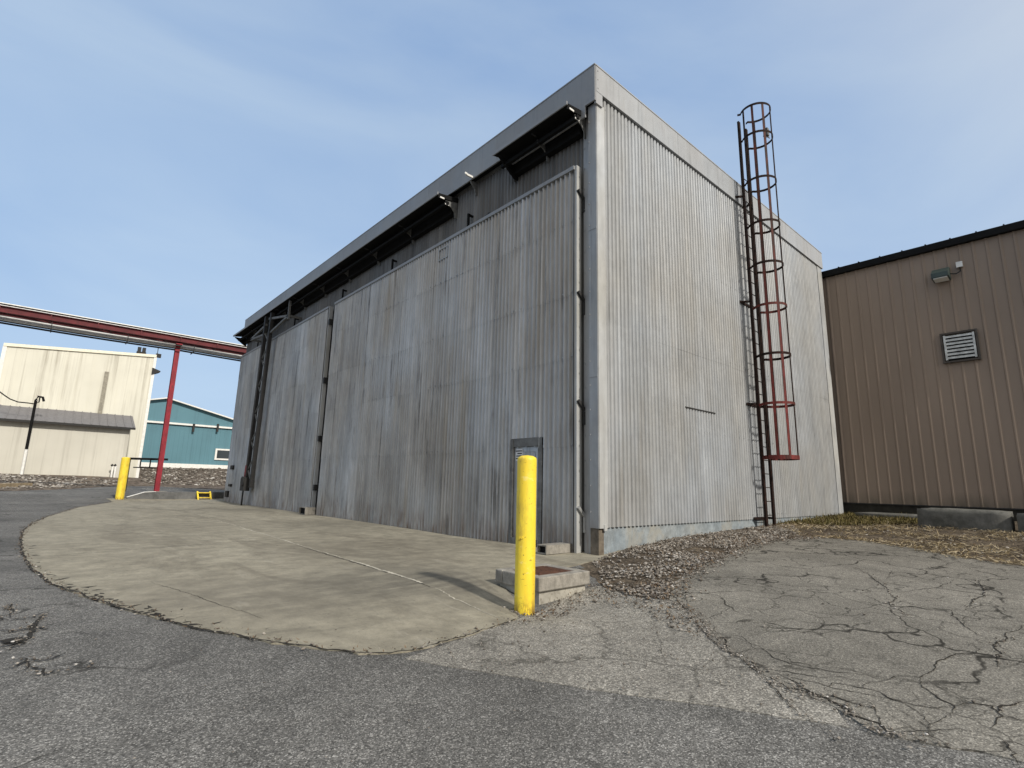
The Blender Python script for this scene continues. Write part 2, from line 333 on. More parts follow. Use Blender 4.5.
M_STRAW = scatter_mat('dry_straw', [(0, (.11, .08, .035)), (.35, (.23, .175, .095)), (.7, (.36, .29, .18)), (1, (.48, .41, .29))])
M_MOSS = scatter_mat('mossy_grass', [(0, (.05, .045, .015)), (.5, (.10, .085, .03)), (1, (.18, .14, .06))])
M_CRACK = plain('crack_dirt_and_shading', (.022, .019, .014), .95, var=.4)  # also used for the shading line along the apron joint
M_JOINT = plain('pale_joint_filler', (.42, .39, .32), .9, var=.4, sc=(1, 1, 1))
M_RUSTG = plain('rusty_plate', (.075, .035, .022), .85, var=.4, dirt=(.12, .055, .03))
q = NM('brown_siding', .55, 0, .3)
q.color(q.mix(q.mix(q.ramp(q.noise((.5, .5, .2), 1, 4), [(.3, .88), (.7, 1.1)]), (.27, .208, .16), 1, 'MULTIPLY'), (.05, .047, .03),
    q.math('MULTIPLY', q.ramp(q.xyz(2), [(.1, 1), (.75, 0)]), q.ramp(q.noise((4, 4, 1), 1, 5), [(.35, .2), (.65, .95)])))); M_BROWN = q.m
def siding(name, c, streak, dirtc):
    q = NM(name, .6, 0, .3)
    s_ = q.math('MULTIPLY', q.ramp(q.noise((2.6, 2.6, .05), 1, 6, .7), [(.50, 0), (.66, streak)]), q.ramp(q.noise((.6, .6, .4), 1, 5), [(.3, .25), (.6, 1)]))
    col = q.mix(q.mix(q.ramp(q.noise((.3, .3, .3), 1, 3), [(.3, .92), (.7, 1.06)]), c, 1, 'MULTIPLY'), dirtc, s_)
    q.color(col); return q.m
M_CREAM = siding('cream_siding', (.66, .64, .545), .75, (.30, .27, .21))
M_LEAN = siding('lean_to_siding', (.55, .53, .46), .6, (.33, .31, .26))
M_BLUE = siding('blue_siding', (.10, .215, .26), .35, (.06, .12, .15))
M_WHITE = plain('white_paint', (.75, .74, .70), .6, var=.12)
M_CREAMT = plain('cream_trim', (.78, .74, .6), .6, var=.12)
M_ROOF = plain('grey_roof_sheet', (.16, .155, .16), .6, var=.2)
M_GREYP = plain('grey_insulation', (.50, .50, .49), .5, .2, var=.15)
M_LOUV = plain('louver_slats', (.55, .55, .52), .5, .3, var=.3)
M_STEEL = plain('galvanised_steel', (.40, .40, .39), .45, .3, var=.25)
M_WOOD = plain('old_timber', (.30, .23, .14), .85, var=.3)
M_BARK = plain('grey_bark', (.14, .115, .095), .9)
q = NM('window_glass', .08, 0, .6); q.color((.03, .04, .045)); M_GLASS = q.m
q = NM('lamp_lens', .15, 0, .6); q.color((.72, .72, .68)); M_LENS = q.m
M_PAPER = plain('notice_paper', (.62, .62, .62), .8, var=.1)

# ------------------------------------------------------------------ ground
def pip(pts, poly):
    poly = np.asarray(poly); x, y = pts[:, 0], pts[:, 1]; ins = np.zeros(len(pts), bool); n = len(poly)
    for i in range(n):
        x1, y1 = poly[i]; x2, y2 = poly[(i+1) % n]
        c = ((y1 > y) != (y2 > y))
        with np.errstate(divide='ignore', invalid='ignore'):
            ins ^= c & (x < (x2-x1)*(y-y1)/(y2-y1+1e-12)+x1)
    return ins
gx = np.unique(np.r_[np.linspace(-600, -60, 12), np.linspace(-60, -13, 25), np.arange(-13, 24.01, .2).round(3), np.linspace(24, 70, 24), np.linspace(70, 700, 14)])
gy = np.unique(np.r_[np.linspace(-400, -40, 10), np.linspace(-40, -6, 18), np.arange(-6, 36.01, .2).round(3), np.linspace(36, 100, 60), np.linspace(100, 900, 16)])
GX, GY = np.meshgrid(gx, gy, indexing='ij'); P2 = np.c_[GX.ravel(), GY.ravel()]; hz = H(P2)
m = MB(); ny = len(gy)
m.add(np.c_[P2, hz].tolist(), [(i*ny+j, (i+1)*ny+j, (i+1)*ny+j+1, i*ny+j+1) for i in range(len(gx)-1) for j in range(ny-1)], True)
struct(m.build('asphalt_ground', M_ASPH))

def jagged(outline, step, jag):
    out = []; n = len(outline)
    for i in range(n):
        a = Vector(outline[i]).to_2d(); b = Vector(outline[(i+1) % n]).to_2d(); d = b-a; k = max(1, min(150, int(d.length/step)))
        nn = Vector((-d.y, d.x)).normalized() if d.length > 0 else Vector((0, 0))
        for j in range(k): out.append(a+d*j/k+nn*random.gauss(0, jag))
    return out
def patch(name, outline, mat, off, step=.2, jag=.012, ostep=.1):
    ol = jagged(outline, ostep, jag); arr = np.array([tuple(p) for p in ol])
    mn, mxx = arr.min(0), arr.max(0)
    X, Y = np.meshgrid(np.arange(math.floor(mn[0]/step)*step, mxx[0]+step, step), np.arange(math.floor(mn[1]/step)*step, mxx[1]+step, step))
    g = np.c_[X.ravel(), Y.ravel()]; g = g[pip(g, arr)]
    vs = [Vector(p) for p in arr]+[Vector(p) for p in g]
    r = delaunay_2d_cdt(vs, [], [list(range(len(arr)))], 1, 1e-4)
    V = np.array([tuple(p) for p in r[0]]); z = H(V)+off
    mb = MB(); mb.add(np.c_[V, z].tolist(), [tuple(f) for f in r[2]], True)
    k = len(arr); za = H(arr)+off; mb.add(np.r_[np.c_[arr, za], np.c_[arr, za-.06]].tolist(), [(i, (i+1) % k, k+(i+1) % k, k+i) for i in range(k)])
    return struct(mb.build(name, mat)), arr
PX = lambda L_: [gp(*p).to_2d() for p in L_]
W2 = lambda *L_: [Vector(p) for p in L_]
slab_top = [(668, 600), (674, 583), (690, 572), (715, 560), (745, 547), (780, 540), (820, 538), (870, 542), (920, 550), (975, 560), (1024, 567)]
_, A_GRAV = patch('leafy_gravel_strip', W2((6.2, 5.4), (7.4, 5.95), (20.1, 5.95), (20.1, -7), (11, -2)) + PX([(900, 600), (720, 600), (668, 603), (640, 598), (600, 588), (590, 575)]), M_DIRT, .003, jag=.03)
_, A_SLAB = patch('cracked_slab', PX(slab_top) + W2((14, -3.5), (6, -4), (3.6, -1.2)) + PX([(1013, 761), (950, 748), (877, 735), (832, 706), (790, 692), (752, 668), (715, 641), (696, 614)]), M_SLAB, .008, jag=.012)
_, A_OLD = patch('worn_asphalt_patch', PX([(405, 659), (450, 643), (516, 621), (545, 609), (575, 590), (600, 586), (640, 597), (670, 601), (697, 613), (716, 640), (753, 667), (790, 691), (833, 706), (850, 728), (760, 713.5), (680, 702), (600, 691), (520, 678), (450, 667)]), M_OLD, .005, jag=.008)
pad_edge = PX([(516, 620), (495, 627), (470, 636), (450, 641), (420, 650), (390, 654.5), (360, 654), (327, 651), (274, 643.5), (227, 634.5), (180, 625), (132, 612), (90, 599), (53, 585), (33, 571), (25, 560), (21, 547), (21, 538), (24, 530), (33, 523), (47, 517), (79, 507.5), (113, 502)])
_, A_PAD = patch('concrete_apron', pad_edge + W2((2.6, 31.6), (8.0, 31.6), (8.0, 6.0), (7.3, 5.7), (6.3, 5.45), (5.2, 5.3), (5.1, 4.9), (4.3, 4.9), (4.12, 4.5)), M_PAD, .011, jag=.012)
# dark dirt seam and crumbled bits along the apron edge
mb = MB()
def strip(mb, pts, w0, w1, off, jit=.5):
    P = []
    for i in range(len(pts)-1):
        a = Vector(pts[i]).to_2d(); b = Vector(pts[i+1]).to_2d(); k = max(2, int((b-a).length/.03)); k = min(k, 120); wv = 0.0
        n = Vector((-(b-a).y, (b-a).x)).normalized() if (b-a).length else Vector((0, 0))
        for j in range(k):
            wv = .82*wv+random.gauss(0, .007); P.append(a+(b-a)*j/k+n*(wv*math.sin(math.pi*j/k)+random.gauss(0, .0035)))
    P.append(Vector(pts[-1]).to_2d()); n = len(P); L_ = []; R_ = []; lw = 1.0
    for i, p in enumerate(P):
        d = (P[min(i+1, n-1)]-P[max(i-1, 0)]); nn = Vector((-d.y, d.x)).normalized() if d.length else Vector((0, 1))
        t = math.sin(math.pi*min(1, max(0, i/(n-1)))); lw = .8*lw+.2*random.uniform(1-jit, 1+jit) if i else 1.0; wd = (w0+(w1-w0)*t)*max(.12, lw+random.gauss(0, .25))/2
        L_.append(p+nn*wd); R_.append(p-nn*wd)
    V = np.array([tuple(p) for p in L_+R_]); z = H(V)+off
    mb.add(np.c_[V, z].tolist(), [(i, n+i, n+i+1, i+1) for i in range(n-1)])
strip(mb, pad_edge, .012, .03, .012, .9)
for _i in range(60):
    t = random.uniform(.42, .72); i = int(t*(len(pad_edge)-1)); p = pad_edge[i].lerp(pad_edge[i+1], random.random())
    c = Vector((-p.x+4, 12-p.y)).normalized(); p = p+c*abs(random.gauss(0, .12)); a = random.uniform(0, 6.28); d = Vector((math.cos(a), math.sin(a)))*random.uniform(.02, .07)
    strip(mb, [p-d, p+d], .005, .04, .0125, .9)
struct(mb.build('apron_edge_dirt', M_CRACK))
mb = MB(); strip(mb, [gp(195, 514), gp(285, 541), gp(350, 561)], .01, .022, .0135, .9); strip(mb, [gp(350, 561), gp(422, 584)], .03, .04, .0135, .4)
strip(mb, [gp(435, 589), gp(498, 619)], .008, .018, .0135, .8)
struct(mb.build('apron_joint_line', M_JOINT))
mb = MB(); strip(mb, [gp(150, 583), gp(205, 601), gp(262, 620)], .002, .006, .0135, 1.0); strip(mb, [gp(60, 556), gp(200, 545), gp(330, 536), gp(480, 545)], .006, .014, .0135, .8)
strip(mb, [gp(300, 547), gp(360, 565), gp(430, 588)], .008, .02, .013, .8); strip(mb, [gp(110, 507), gp(180, 511), gp(228, 507)], .02, .05, .0135, .8)  # first strip is the shading under the pale joint, drawn as a dark line
struct(mb.build('apron_cracks_and_shading', M_CRACK))

# traced pavement cracks
mb = MB()
S1 = lambda L_: [(560+u/2.207, 480+v/2.207) for u, v in L_]
S2 = lambda L_: [(824+u/3.69, 560+v/3.69) for u, v in L_]
S3 = lambda L_: [(u/6.4, 560+v/6.4) for u, v in L_]
CR_ = []
for L_, wd in ((([(240, 250), (280, 290), (310, 330), (350, 370), (420, 410), (470, 460), (520, 510), (570, 550), (605, 580)]), .022), ([(330, 350), (390, 352), (440, 370), (480, 400), (560, 420), (650, 430), (720, 445), (740, 437), (795, 437)], .013),
   ([(430, 420), (560, 450), (640, 470), (690, 480), (750, 490), (790, 515), (815, 545), (825, 580)], .012), ([(0, 380), (60, 375), (150, 390), (220, 395), (300, 400), (370, 400), (440, 405), (490, 405)], .007),
   ([(470, 455), (540, 470), (590, 485), (620, 500), (650, 525), (700, 540), (730, 575)], .03), ([(480, 430), (530, 460), (590, 490), (640, 510)], .02), ([(200, 290), (215, 340), (230, 400), (300, 460), (330, 480)], .005)):
    CR_.append((S1(L_), wd))
for L_, wd in (([(0, 400), (100, 412), (190, 435), (240, 448), (260, 435), (355, 440), (390, 420), (415, 385), (480, 355), (560, 350), (550, 315), (537, 320)], .017), ([(355, 440), (362, 475), (420, 515), (480, 545), (465, 575), (470, 590)], .015),
   ([(480, 545), (540, 535), (620, 545), (640, 570), (640, 590), (615, 630)], .015), ([(640, 570), (665, 545), (700, 540), (738, 530)], .022), ([(120, 30), (170, 60), (230, 105), (240, 125), (270, 145), (240, 165), (300, 210)], .02),
   ([(240, 125), (310, 120), (420, 105), (480, 75)], .015), ([(0, 485), (30, 460), (100, 470), (150, 480), (210, 495), (280, 530), (340, 545), (440, 548), (480, 545)], .016), ([(130, 510), (190, 550), (205, 590), (235, 640), (330, 640), (480, 635), (580, 640), (615, 630)], .012),
   ([(250, 540), (310, 580), (380, 625), (400, 670)], .011), ([(270, 150), (380, 180), (470, 190), (500, 230), (560, 275), (610, 300)], .016), ([(738, 255), (670, 275), (680, 295), (625, 320), (655, 350), (640, 370), (640, 400)], .022),
   ([(570, 80), (590, 110), (590, 135), (545, 160), (540, 180)], .025), ([(560, 640), (640, 660), (680, 690), (700, 740), (720, 768)], .014), ([(400, 470), (500, 490), (600, 520), (660, 545)], .006), ([(500, 225), (550, 210)], .012), ([(230, 75), (250, 45), (330, 55), (420, 50)], .014),
   ([(150, 480), (160, 460), (240, 448)], .008), ([(465, 575), (540, 590), (620, 600)], .008), ([(380, 625), (430, 600), (465, 575)], .009), ([(625, 320), (560, 300)], .01), ([(655, 350), (738, 385)], .009), ([(500, 190), (600, 190), (738, 200)], .014), ([(640, 570), (700, 590), (738, 600)], .008), ([(0, 500), (60, 520), (130, 540), (200, 560)], .025)):
    CR_.append((S2(L_), wd))
for L_, wd in (([(0, 375), (60, 390), (150, 380), (220, 370), (310, 335)], .02), ([(0, 600), (60, 580), (150, 540), (210, 430), (300, 340)], .03), ([(0, 715), (100, 690), (180, 650), (330, 640), (420, 600)], .018), ([(80, 740), (190, 690), (280, 745), (350, 715), (500, 700), (630, 660)], .015),
   ([(0, 530), (60, 520), (160, 530)], .16), ([(0, 450), (80, 465), (200, 440), (310, 450)], .03), ([(40, 330), (75, 290), (70, 380)], .015), ([(100, 640), (170, 640), (180, 700)], .02), ([(0, 560), (90, 545), (140, 500)], .06)):
    CR_.append((S3(L_), wd*1.7))
for pts, wd in CR_: strip(mb, [gp(*p) for p in pts], wd*.12, wd*.5, .0115, .9)
struct(mb.build('pavement_cracks', M_CRACK))

bank = PX([(-30, 492), (30, 490), (60, 489.5), (120, 486), (160, 485), (225, 484.5)]) + W2((24, 60), (40, 100), (-30, 100), (-30, 45))
patch('gravel_bank', bank, M_BANK, .03, step=1.5, jag=.12, ostep=.6)

# ------------------------------------------------------------------ the warehouse
WH = thing('warehouse', 'tall grey corrugated metal warehouse with two big sliding doors and shade-dark canopies', 'warehouse', (7.31, 5.93, 0))
x0, y0, x1, y1 = 7.31, 5.93, 19.75, 30.05
FAR = (0, 1, 0)
# side wall (sunlit)
m = MB(); m.corr((7.54, 5.967, 0), (1, 0, 0), (0, -1, 0), 11.8, [.45, 4.2, 8.95], pitch=.122, amp=.042, sheet=.86, tilt=.003, wob=.002, groove=True)
for xx in np.arange(7.6, 19.3, .244):
    for zz in (.56, 2.4, 4.25, 6.3, 8.7): m.box(xx-.009, xx+.009, 5.922, 5.932, zz-.009, zz+.009, tone=-1)
sw = m.build('side_wall', M_SIDE, WH)
m = MB(); m.box(10.24, 11.55, 5.915, 5.93, 2.865, 2.893); m.build('torn_seam', M_DARK, sw)
m = MB(); m.box(19.34, 19.75, 5.915, 6.2, .45, 8.95); m.build('corner_trim', M_TRIM, WH)
m = MB(); m.box(7.315, 7.545, 5.93-.012, 5.96, .44, 8.72)
m.box(7.42, 7.5, 5.905, 5.93, .40, .50)
m.build('corner_trim', M_TRIM, WH)
# front corner column (shaded face) and rusty foot
m = MB(); m.box(7.30, 7.47, 5.931, 6.13, .44, 8.72); m.box(7.40, 7.47, 6.13, 6.34, -.05, 8.7)
for zz in np.arange(.7, 8.6, .45):
    m.box(7.285, 7.30, 6.10, 6.115, zz, zz+.02); m.box(7.385, 7.40, 6.30, 6.315, zz, zz+.02)
for zz in (3.1, 6.0): m.box(7.292, 7.30, 5.931, 6.13, zz, zz+.012)
m.build('corner_column', M_COLUMN, WH)
m = MB(); m.box(7.33, 7.47, 5.96, 6.14, -.15, .44); m.build('column_foot', plain('rusted_foot', (.15, .125, .095), .85, var=.4, dirt=(.08, .06, .045)), WH)
# foundation skirt
m = MB(); m.box(7.47, 19.72, 5.965, 6.2, -.4, .47)
m.build('foundation', M_SKIRT, WH)
# front wall behind the doors
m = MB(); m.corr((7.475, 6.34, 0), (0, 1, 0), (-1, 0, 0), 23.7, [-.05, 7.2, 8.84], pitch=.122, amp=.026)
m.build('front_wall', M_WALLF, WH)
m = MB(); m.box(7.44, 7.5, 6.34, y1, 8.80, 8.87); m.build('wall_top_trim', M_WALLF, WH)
m = MB(); m.box(7.6, 19.74, 29.9, 30.05, -.3, 9.4); m.box(7.5, 7.6, 6.2, 30.05, -.3, 9.4); m.box(19.6, 19.74, 6.2, 29.9, -.3, 9.4)
m.build('rear_wall', M_WALLF, WH)
m = MB(); m.box(7.25, 19.72, 5.93, 30.03, 9.35, 9.47); m.build('roof', M_ROOF, WH)
# fascia: panels with joints
m = MB()
yy = 5.885
while yy < 30.06:
    e = min(yy+3.05, 30.07); m.box(7.215, 7.25, yy, e-.006, 8.79, 9.51, tone=random.random()); yy = e
m.box(7.216, 7.249, 6.14, 8.62, 8.46, 8.79, tone=.5); m.box(7.216, 7.249, 5.887, 6.14, 8.71, 8.79, tone=.5); m.box(7.205, 7.26, 5.875, 30.07, 9.51, 9.535, tone=.8)
m.build('fascia', M_FASC, WH)
m = MB(); xx = 7.255
while xx < 19.8:
    e = min(xx+3.05, 19.82); m.box(xx, e-.006, 5.88, 5.93, 8.93, 9.51, tone=random.random()); xx = e
m.box(7.26, 19.82, 5.87, 5.94, 9.51, 9.535, tone=.8); m.box(7.255, 7.46, 5.885, 5.93, 8.66, 8.93, tone=.6)
for zz in (9.0, 9.2, 9.4): m.box(7.30, 7.32, 5.872, 5.88, zz, zz+.02, tone=-1)
m.build('fascia', galv('side_fascia_metal', .36, .05, metal=.05, tonev=.1, blotch=.08, stain=.3), WH)
m = MB(); m.box(7.25, 7.47, 5.95, 30.03, 8.87, 8.93); m.build('soffit', M_BLACK, WH)  # black colour holds the shade of the recess under the fascia

# canopies over the door tracks
def canopy(ya, yb, nbr):
    m = MB(); m.box8([(6.78, ya, 8.56), (7.44, ya, 8.66), (7.44, yb, 8.66), (6.78, yb, 8.56), (6.78, ya, 8.60), (7.44, ya, 8.70), (7.44, yb, 8.70), (6.78, yb, 8.60)])  # black colour carries the shade of the underside
    m.box(7.30, 7.44, ya+.12, yb-.12, 8.24, 8.655)  # dark board, deepened to stand in for shade on the wall beneath
    m.box8([(6.80, ya, 8.48), (7.43, ya, 8.58), (7.43, ya+.03, 8.58), (6.80, ya+.03, 8.48), (6.80, ya, 8.56), (7.43, ya, 8.66), (7.43, ya+.03, 8.66), (6.80, ya+.03, 8.56)])
    m.prism([(6.80, 8.50), (7.43, 8.56), (7.43, 8.14), (7.30, 8.14)], 'y', yb-.16, yb-.13)
    c = m.build('canopy', M_BLACK, WH)
    m = MB(); m.box(6.755, 6.78, ya-.02, yb, 8.545, 8.62); m.build('lip', M_FASC, c)
    m = MB(); m.box(7.02, 7.10, ya-.06, yb, 8.36, 8.44); m.build('track', M_BLACK, c)
    for yb_ in np.linspace(ya+.03, yb-.1, nbr):
        m = MB(); m.prism([(7.43, 8.60), (7.05, 8.50), (7.10, 8.42), (7.26, 8.36), (7.34, 8.26), (7.36, 8.12), (7.43, 8.12)], 'y', yb_, yb_+.02); m.build('bracket', M_DOORF, c)
        for xa_, xb_, yo, za_, zb_ in ((6.84, 6.97, .055, 8.48, 8.52), (7.0, 7.12, .062, 8.35, 8.385)):
            m = MB(); m.box(xa_, xb_, yb_-yo, yb_-yo+.01, za_, zb_); m.build('end_plate', M_WHITE if yb_ < ya+.1 else M_DARK, c)
canopy(6.24, 8.52, 3); canopy(10.78, 30.25, 10)
m = MB(); m.box(7.0, 7.215, 9.86, 9.9, 8.80, 8.85); m.box(6.95, 7.02, 9.84, 9.86, 8.8, 8.85)
m.build('rail_stub', M_WHITE, WH)
m = MB(); m.prism([(7.44, 8.80), (7.22, 8.76), (7.24, 8.72), (7.36, 8.58), (7.40, 8.44), (7.44, 8.44)], 'y', 9.95, 9.99); m.build('wall_bracket', M_DOORF, WH)

# sliding doors
SEAM = [-.03, 1.9, 3.57, 4.85, 6.34, 7.44]
def sliding_door(ya, yb, wicket=None, clamps=True):
    m = MB()
    segs = [(ya+.05, yb-.05, SEAM)]
    if wicket: segs = [(ya+.05, wicket[0], SEAM), (wicket[0], wicket[1], [2.07]+SEAM[2:]), (wicket[1], yb-.05, SEAM)]
    for a, b, zz in segs: m.corr((7.24, a, 0), (0, 1, 0), (-1, 0, 0), b-a, zz, pitch=.122, amp=.034, wob=.003)
    m.box(7.28, 7.31, ya+.04, yb-.04, 2.1, 7.42)
    if wicket: m.box(7.28, 7.31, ya+.04, wicket[0], 0, 2.1); m.box(7.28, 7.31, wicket[1], yb-.04, 0, 2.1)
    else: m.box(7.28, 7.31, ya+.04, yb-.04, 0, 2.1)
    for yv in np.arange(ya+.1, yb-.1, .244):
        for zz in SEAM[1:-1]:
            if random.random() < .8: m.box(7.214, 7.226, yv-.012, yv+.012, zz-.02, zz+.006, tone=-1)
    d = m.build('sliding_door', M_FRONT, WH)
    m = MB(); m.box(7.19, 7.36, ya+.04, yb-.02, 7.42, 7.50)
    m.build('top_trim', M_FASC, d)
    m = MB(); m.box(7.225, 7.36, ya-.01, ya+.05, -.02, 7.50); m.build('edge_trim', M_TRIM, d)
    m = MB(); m.box(7.225, 7.36, yb-.05, yb, -.02, 7.42); m.build('edge_trim', M_TRIM, d)
    for yv in ((10.1, 14.0, 17.6) if wicket else (22.4, 27.5)):
        m = MB(); m.beam((7.30, yv, 7.49), (7.30, yv, 7.93), .05, .05); m.beam((7.30, yv, 7.90), (7.44, yv, 7.90), .05, .05); m.build('guide_arm', M_BLACK, d)
        m = MB(); m.tube([(7.24, yv-.9, 7.54), (7.36, yv-.9, 7.54)], .05, 12); m.box(7.22, 7.38, yv-1.0, yv-.8, 7.50, 7.54); m.build('guide_roller', M_DARK, d)
    return d
D1 = sliding_door(6.38, 18.02, (7.32, 8.10))
for zc in (6.856, 4.715, 2.6, .68):
    m = MB(); m.beam((7.24, 6.345, zc+.10), (7.40, 6.335, zc-.06), .05, .05); m.beam((7.40, 6.335, zc-.04), (7.40, 6.335, zc-.34), .04, .05); m.build('clamp', M_DARK if zc > 1 else M_STEEL, D1)
D2 = sliding_door(18.5, 30.0)
for zc in (6.9, 4.7, 2.6, .9):
    m = MB(); m.box(7.22, 7.44, 18.38, 18.5, zc-.12, zc+.08); m.build('clamp', M_DARK, D2)
for yv, za, zb in ((28.9, 1.55, 1.75), (28.9, .72, .84), (29.3, .2, .5)):
    m = MB(); m.box(7.12, 7.23, yv-.2, yv+.2, za, zb); m.build('latch', M_DARK, D2)
# wicket door in the big door
m = MB(); m.box(7.20, 7.27, 7.24, 7.345, 0, 2.06); m.box(7.20, 7.27, 8.075, 8.15, 0, 2.06); m.box(7.212, 7.27, 7.24, 8.15, 1.90, 2.07); m.box(7.20, 7.275, 7.34, 8.08, -.02, .12)
m.build('door_frame', M_DOORF, D1)
m = MB(); m.corr((7.262, 7.46, 0), (0, 1, 0), (-1, 0, 0), .5, [.12, 1.03, 1.80], pitch=.122, amp=.014); m.box(7.255, 7.275, 7.345, 8.075, 1.80, 1.895); m.box(7.255, 7.275, 7.345, 7.46, .12, 1.8); m.box(7.255, 7.275, 7.96, 8.075, .12, 1.8); m.box(7.245, 7.275, 7.36, 8.06, .98, 1.05)
m.build('wicket_door', M_FRONT, D1)
m = MB(); m.box(7.243, 7.248, 7.83, 8.03, 1.62, 1.86); m.build('notice', M_PAPER, D1)
m = MB()
for k, (a, b) in enumerate(((.0, .17), (.02, .12), (.0, .15), (.03, .16))): m.box(7.2405, 7.2425, 7.845+a*.1, 7.86+b, 1.83-k*.05-.022, 1.83-k*.05)
m.build('notice_lines', M_DARK, D1)
m = MB()
for p, qv in (((7.215, 11.25, 7.28), (7.215, 10.85, 7.28)), ((7.215, 10.85, 7.28), (7.215, 10.85, 6.98)), ((7.215, 11.25, 7.28), (7.215, 11.25, 6.98)), ((7.215, 11.25, 6.98), (7.215, 10.85, 6.98))): m.beam(p, qv, .03, .02)
m.build('lift_bracket', M_STEEL, D1)

# ------------------------------------------------------------------ caged ladder
LX0, LX1, LY = 13.41, 13.86, 5.71; CXc, CYc, CRr = 13.635, 5.33, .385
LD = thing('caged_ladder', 'tall rusty red and black caged ladder fixed to the sunlit side of the warehouse', 'ladder', (13.635, 5.71, .28))
for xx in (LX0, LX1):
    m = MB(); m.beam((xx+.01, LY, .24), (xx-.10, LY, 11.3), .05, .10, up=(1, 0, 0)); m.build('rail', M_RAIL, LD)
for zz in np.arange(.55, 9.7, .335):
    dx = .01-.11*(zz-.24)/11; m = MB(); m.tube([(LX0+dx, LY, zz), (LX1+dx, LY, zz)], .0115, 6, cap=False); m.build('rung', M_RAIL, LD)
HZ = [1.95, 3.27, 4.52, 5.81, 6.94, 8.08, 9.33, 10.66, 11.5]
def cxy(ang, zz):
    dx = .01-.11*(zz-.24)/11; return (CXc+dx+CRr*math.sin(ang), CYc-CRr*math.cos(ang))
for i, zz in enumerate(HZ):
    m = MB(); pts = [cxy(a, zz) for a in np.linspace(-2.52, 2.52, 29)]
    hh = .032 if i else .05
    dxx = .01-.11*(zz-.24)/11; pts = [(LX0+dxx-.03, LY)]+pts+[(LX1+dxx+.03, LY)]; ring = []
    for (px_, py_) in pts:
        for rr in (1.0, 1.022):
            for dz in (-hh, hh): ring.append((CXc+(px_-CXc)*rr, CYc+(py_-CYc)*rr, zz+dz))
    f = []
    for k in range(len(pts)-1):
        a = 4*k; b = a+4; f += [(a, b, b+1, a+1), (a+2, a+3, b+3, b+2), (a+1, b+1, b+3, a+3), (a, a+2, b+2, b)]
    m.add(ring, f)
    m.build('hoop', M_LADDER if i in (0, 1, 3) else M_RAIL, LD)
for a in (-2.1, -1.4, -.7, 0, .7, 1.4, 2.1):
    m = MB(); p = cxy(a, 1.92); t = cxy(a, 11.53); m.beam((p[0], p[1], 1.9), (t[0], t[1], 11.53), .058, .014, up=(math.sin(a), -math.cos(a), 0)); m.build('strap', M_LADDER if a in (-1.4, -.7, .7) else M_RAIL, LD)
for zz in (.47, 3.30, 6.02, 9.03):
    m = MB(); dx = .01-.11*(zz-.24)/11
    m.beam((LX0-.16+dx, 5.93, zz), (LX0+dx, LY, zz), .04, .05); m.beam((LX1+.16+dx, 5.93, zz), (LX1+dx, LY, zz), .04, .05); m.beam((LX0-.2+dx, 5.915, zz), (LX1+.05+dx, 5.915, zz), .02, .06)
    m.build('wall_bracket', M_RAIL, LD)
m = MB(); t = cxy(1.5, 11.0); m.beam((t[0], t[1], 10.95), (t[0]+.22, t[1], 11.05), .03, .03); m.box(t[0]+.14, t[0]+.26, t[1]-.06, t[1]+.06, 11.05, 11.28); m.beam((t[0]+.26, t[1], 11.06), (t[0]+.42, t[1], 11.10), .02, .02); m.tube([(t[0]+.15, t[1], 11.0), (t[0]+.10, t[1]-.02, 10.7)], .012, 6)
m.build('cage_fixture', M_DOORF, LD)

# ------------------------------------------------------------------ lattice mast on the door front
MS = thing('lattice_mast', 'thin dark lattice hoist mast hanging in front of the far sliding door', 'mast', (6.9, 25.1, 0))
for yv in (25.3, 24.5):
    m = MB(); m.beam((6.9, yv, .75), (6.9, yv-.25, 8.5), .15, .16, up=(0, 1, 0)); m.build('chord', M_DARK, MS)
m = MB(); zz = np.arange(.9, 8.2, .62)
for i in range(len(zz)-1):
    a, b = (25.3, 24.5) if i % 2 else (24.5, 25.3); m.beam((6.9, a-.03*zz[i], zz[i]), (6.9, b-.03*zz[i+1], zz[i+1]), .04, .05)
m.build('lacing', M_DOORF, MS)
m = MB()
for p, qv in (((24.95, 8.1), (27.25, 7.82)), ((24.95, 7.65), (27.25, 7.82)), ((24.6, 8.3), (22.0, 7.85)), ((24.4, 7.55), (22.0, 7.85)), ((22.0, 7.7), (22.0, 8.5))): m.beam((6.9, *p), (6.9, *qv), .08, .09)
m.beam((6.9, 22.0, 7.85), (7.45, 22.0, 7.85), .07, .08); m.beam((6.9, 27.25, 7.82), (7.45, 27.25, 7.82), .07, .08)
m.build('top_brace', M_DOORF, MS)
m = MB(); m.box(6.75, 7.0, 25.05, 25.6, .6, 1.15); m.tube([(6.72, 25.3, 1.0), (7.02, 25.3, 1.0)], .22, 14); m.build('winch', M_DARK, MS)
m = MB(); m.tube([(6.85, 25.35, 1.2), (6.85, 25.3, 1.7)], .06, 8); m.build('winch_motor', M_GIRD, MS)
m = MB(); m.tube([(6.9, 25.6, .7), (6.9, 25.62, -.06)], .035, 8); m.build('foot_rod', M_DARK, MS)

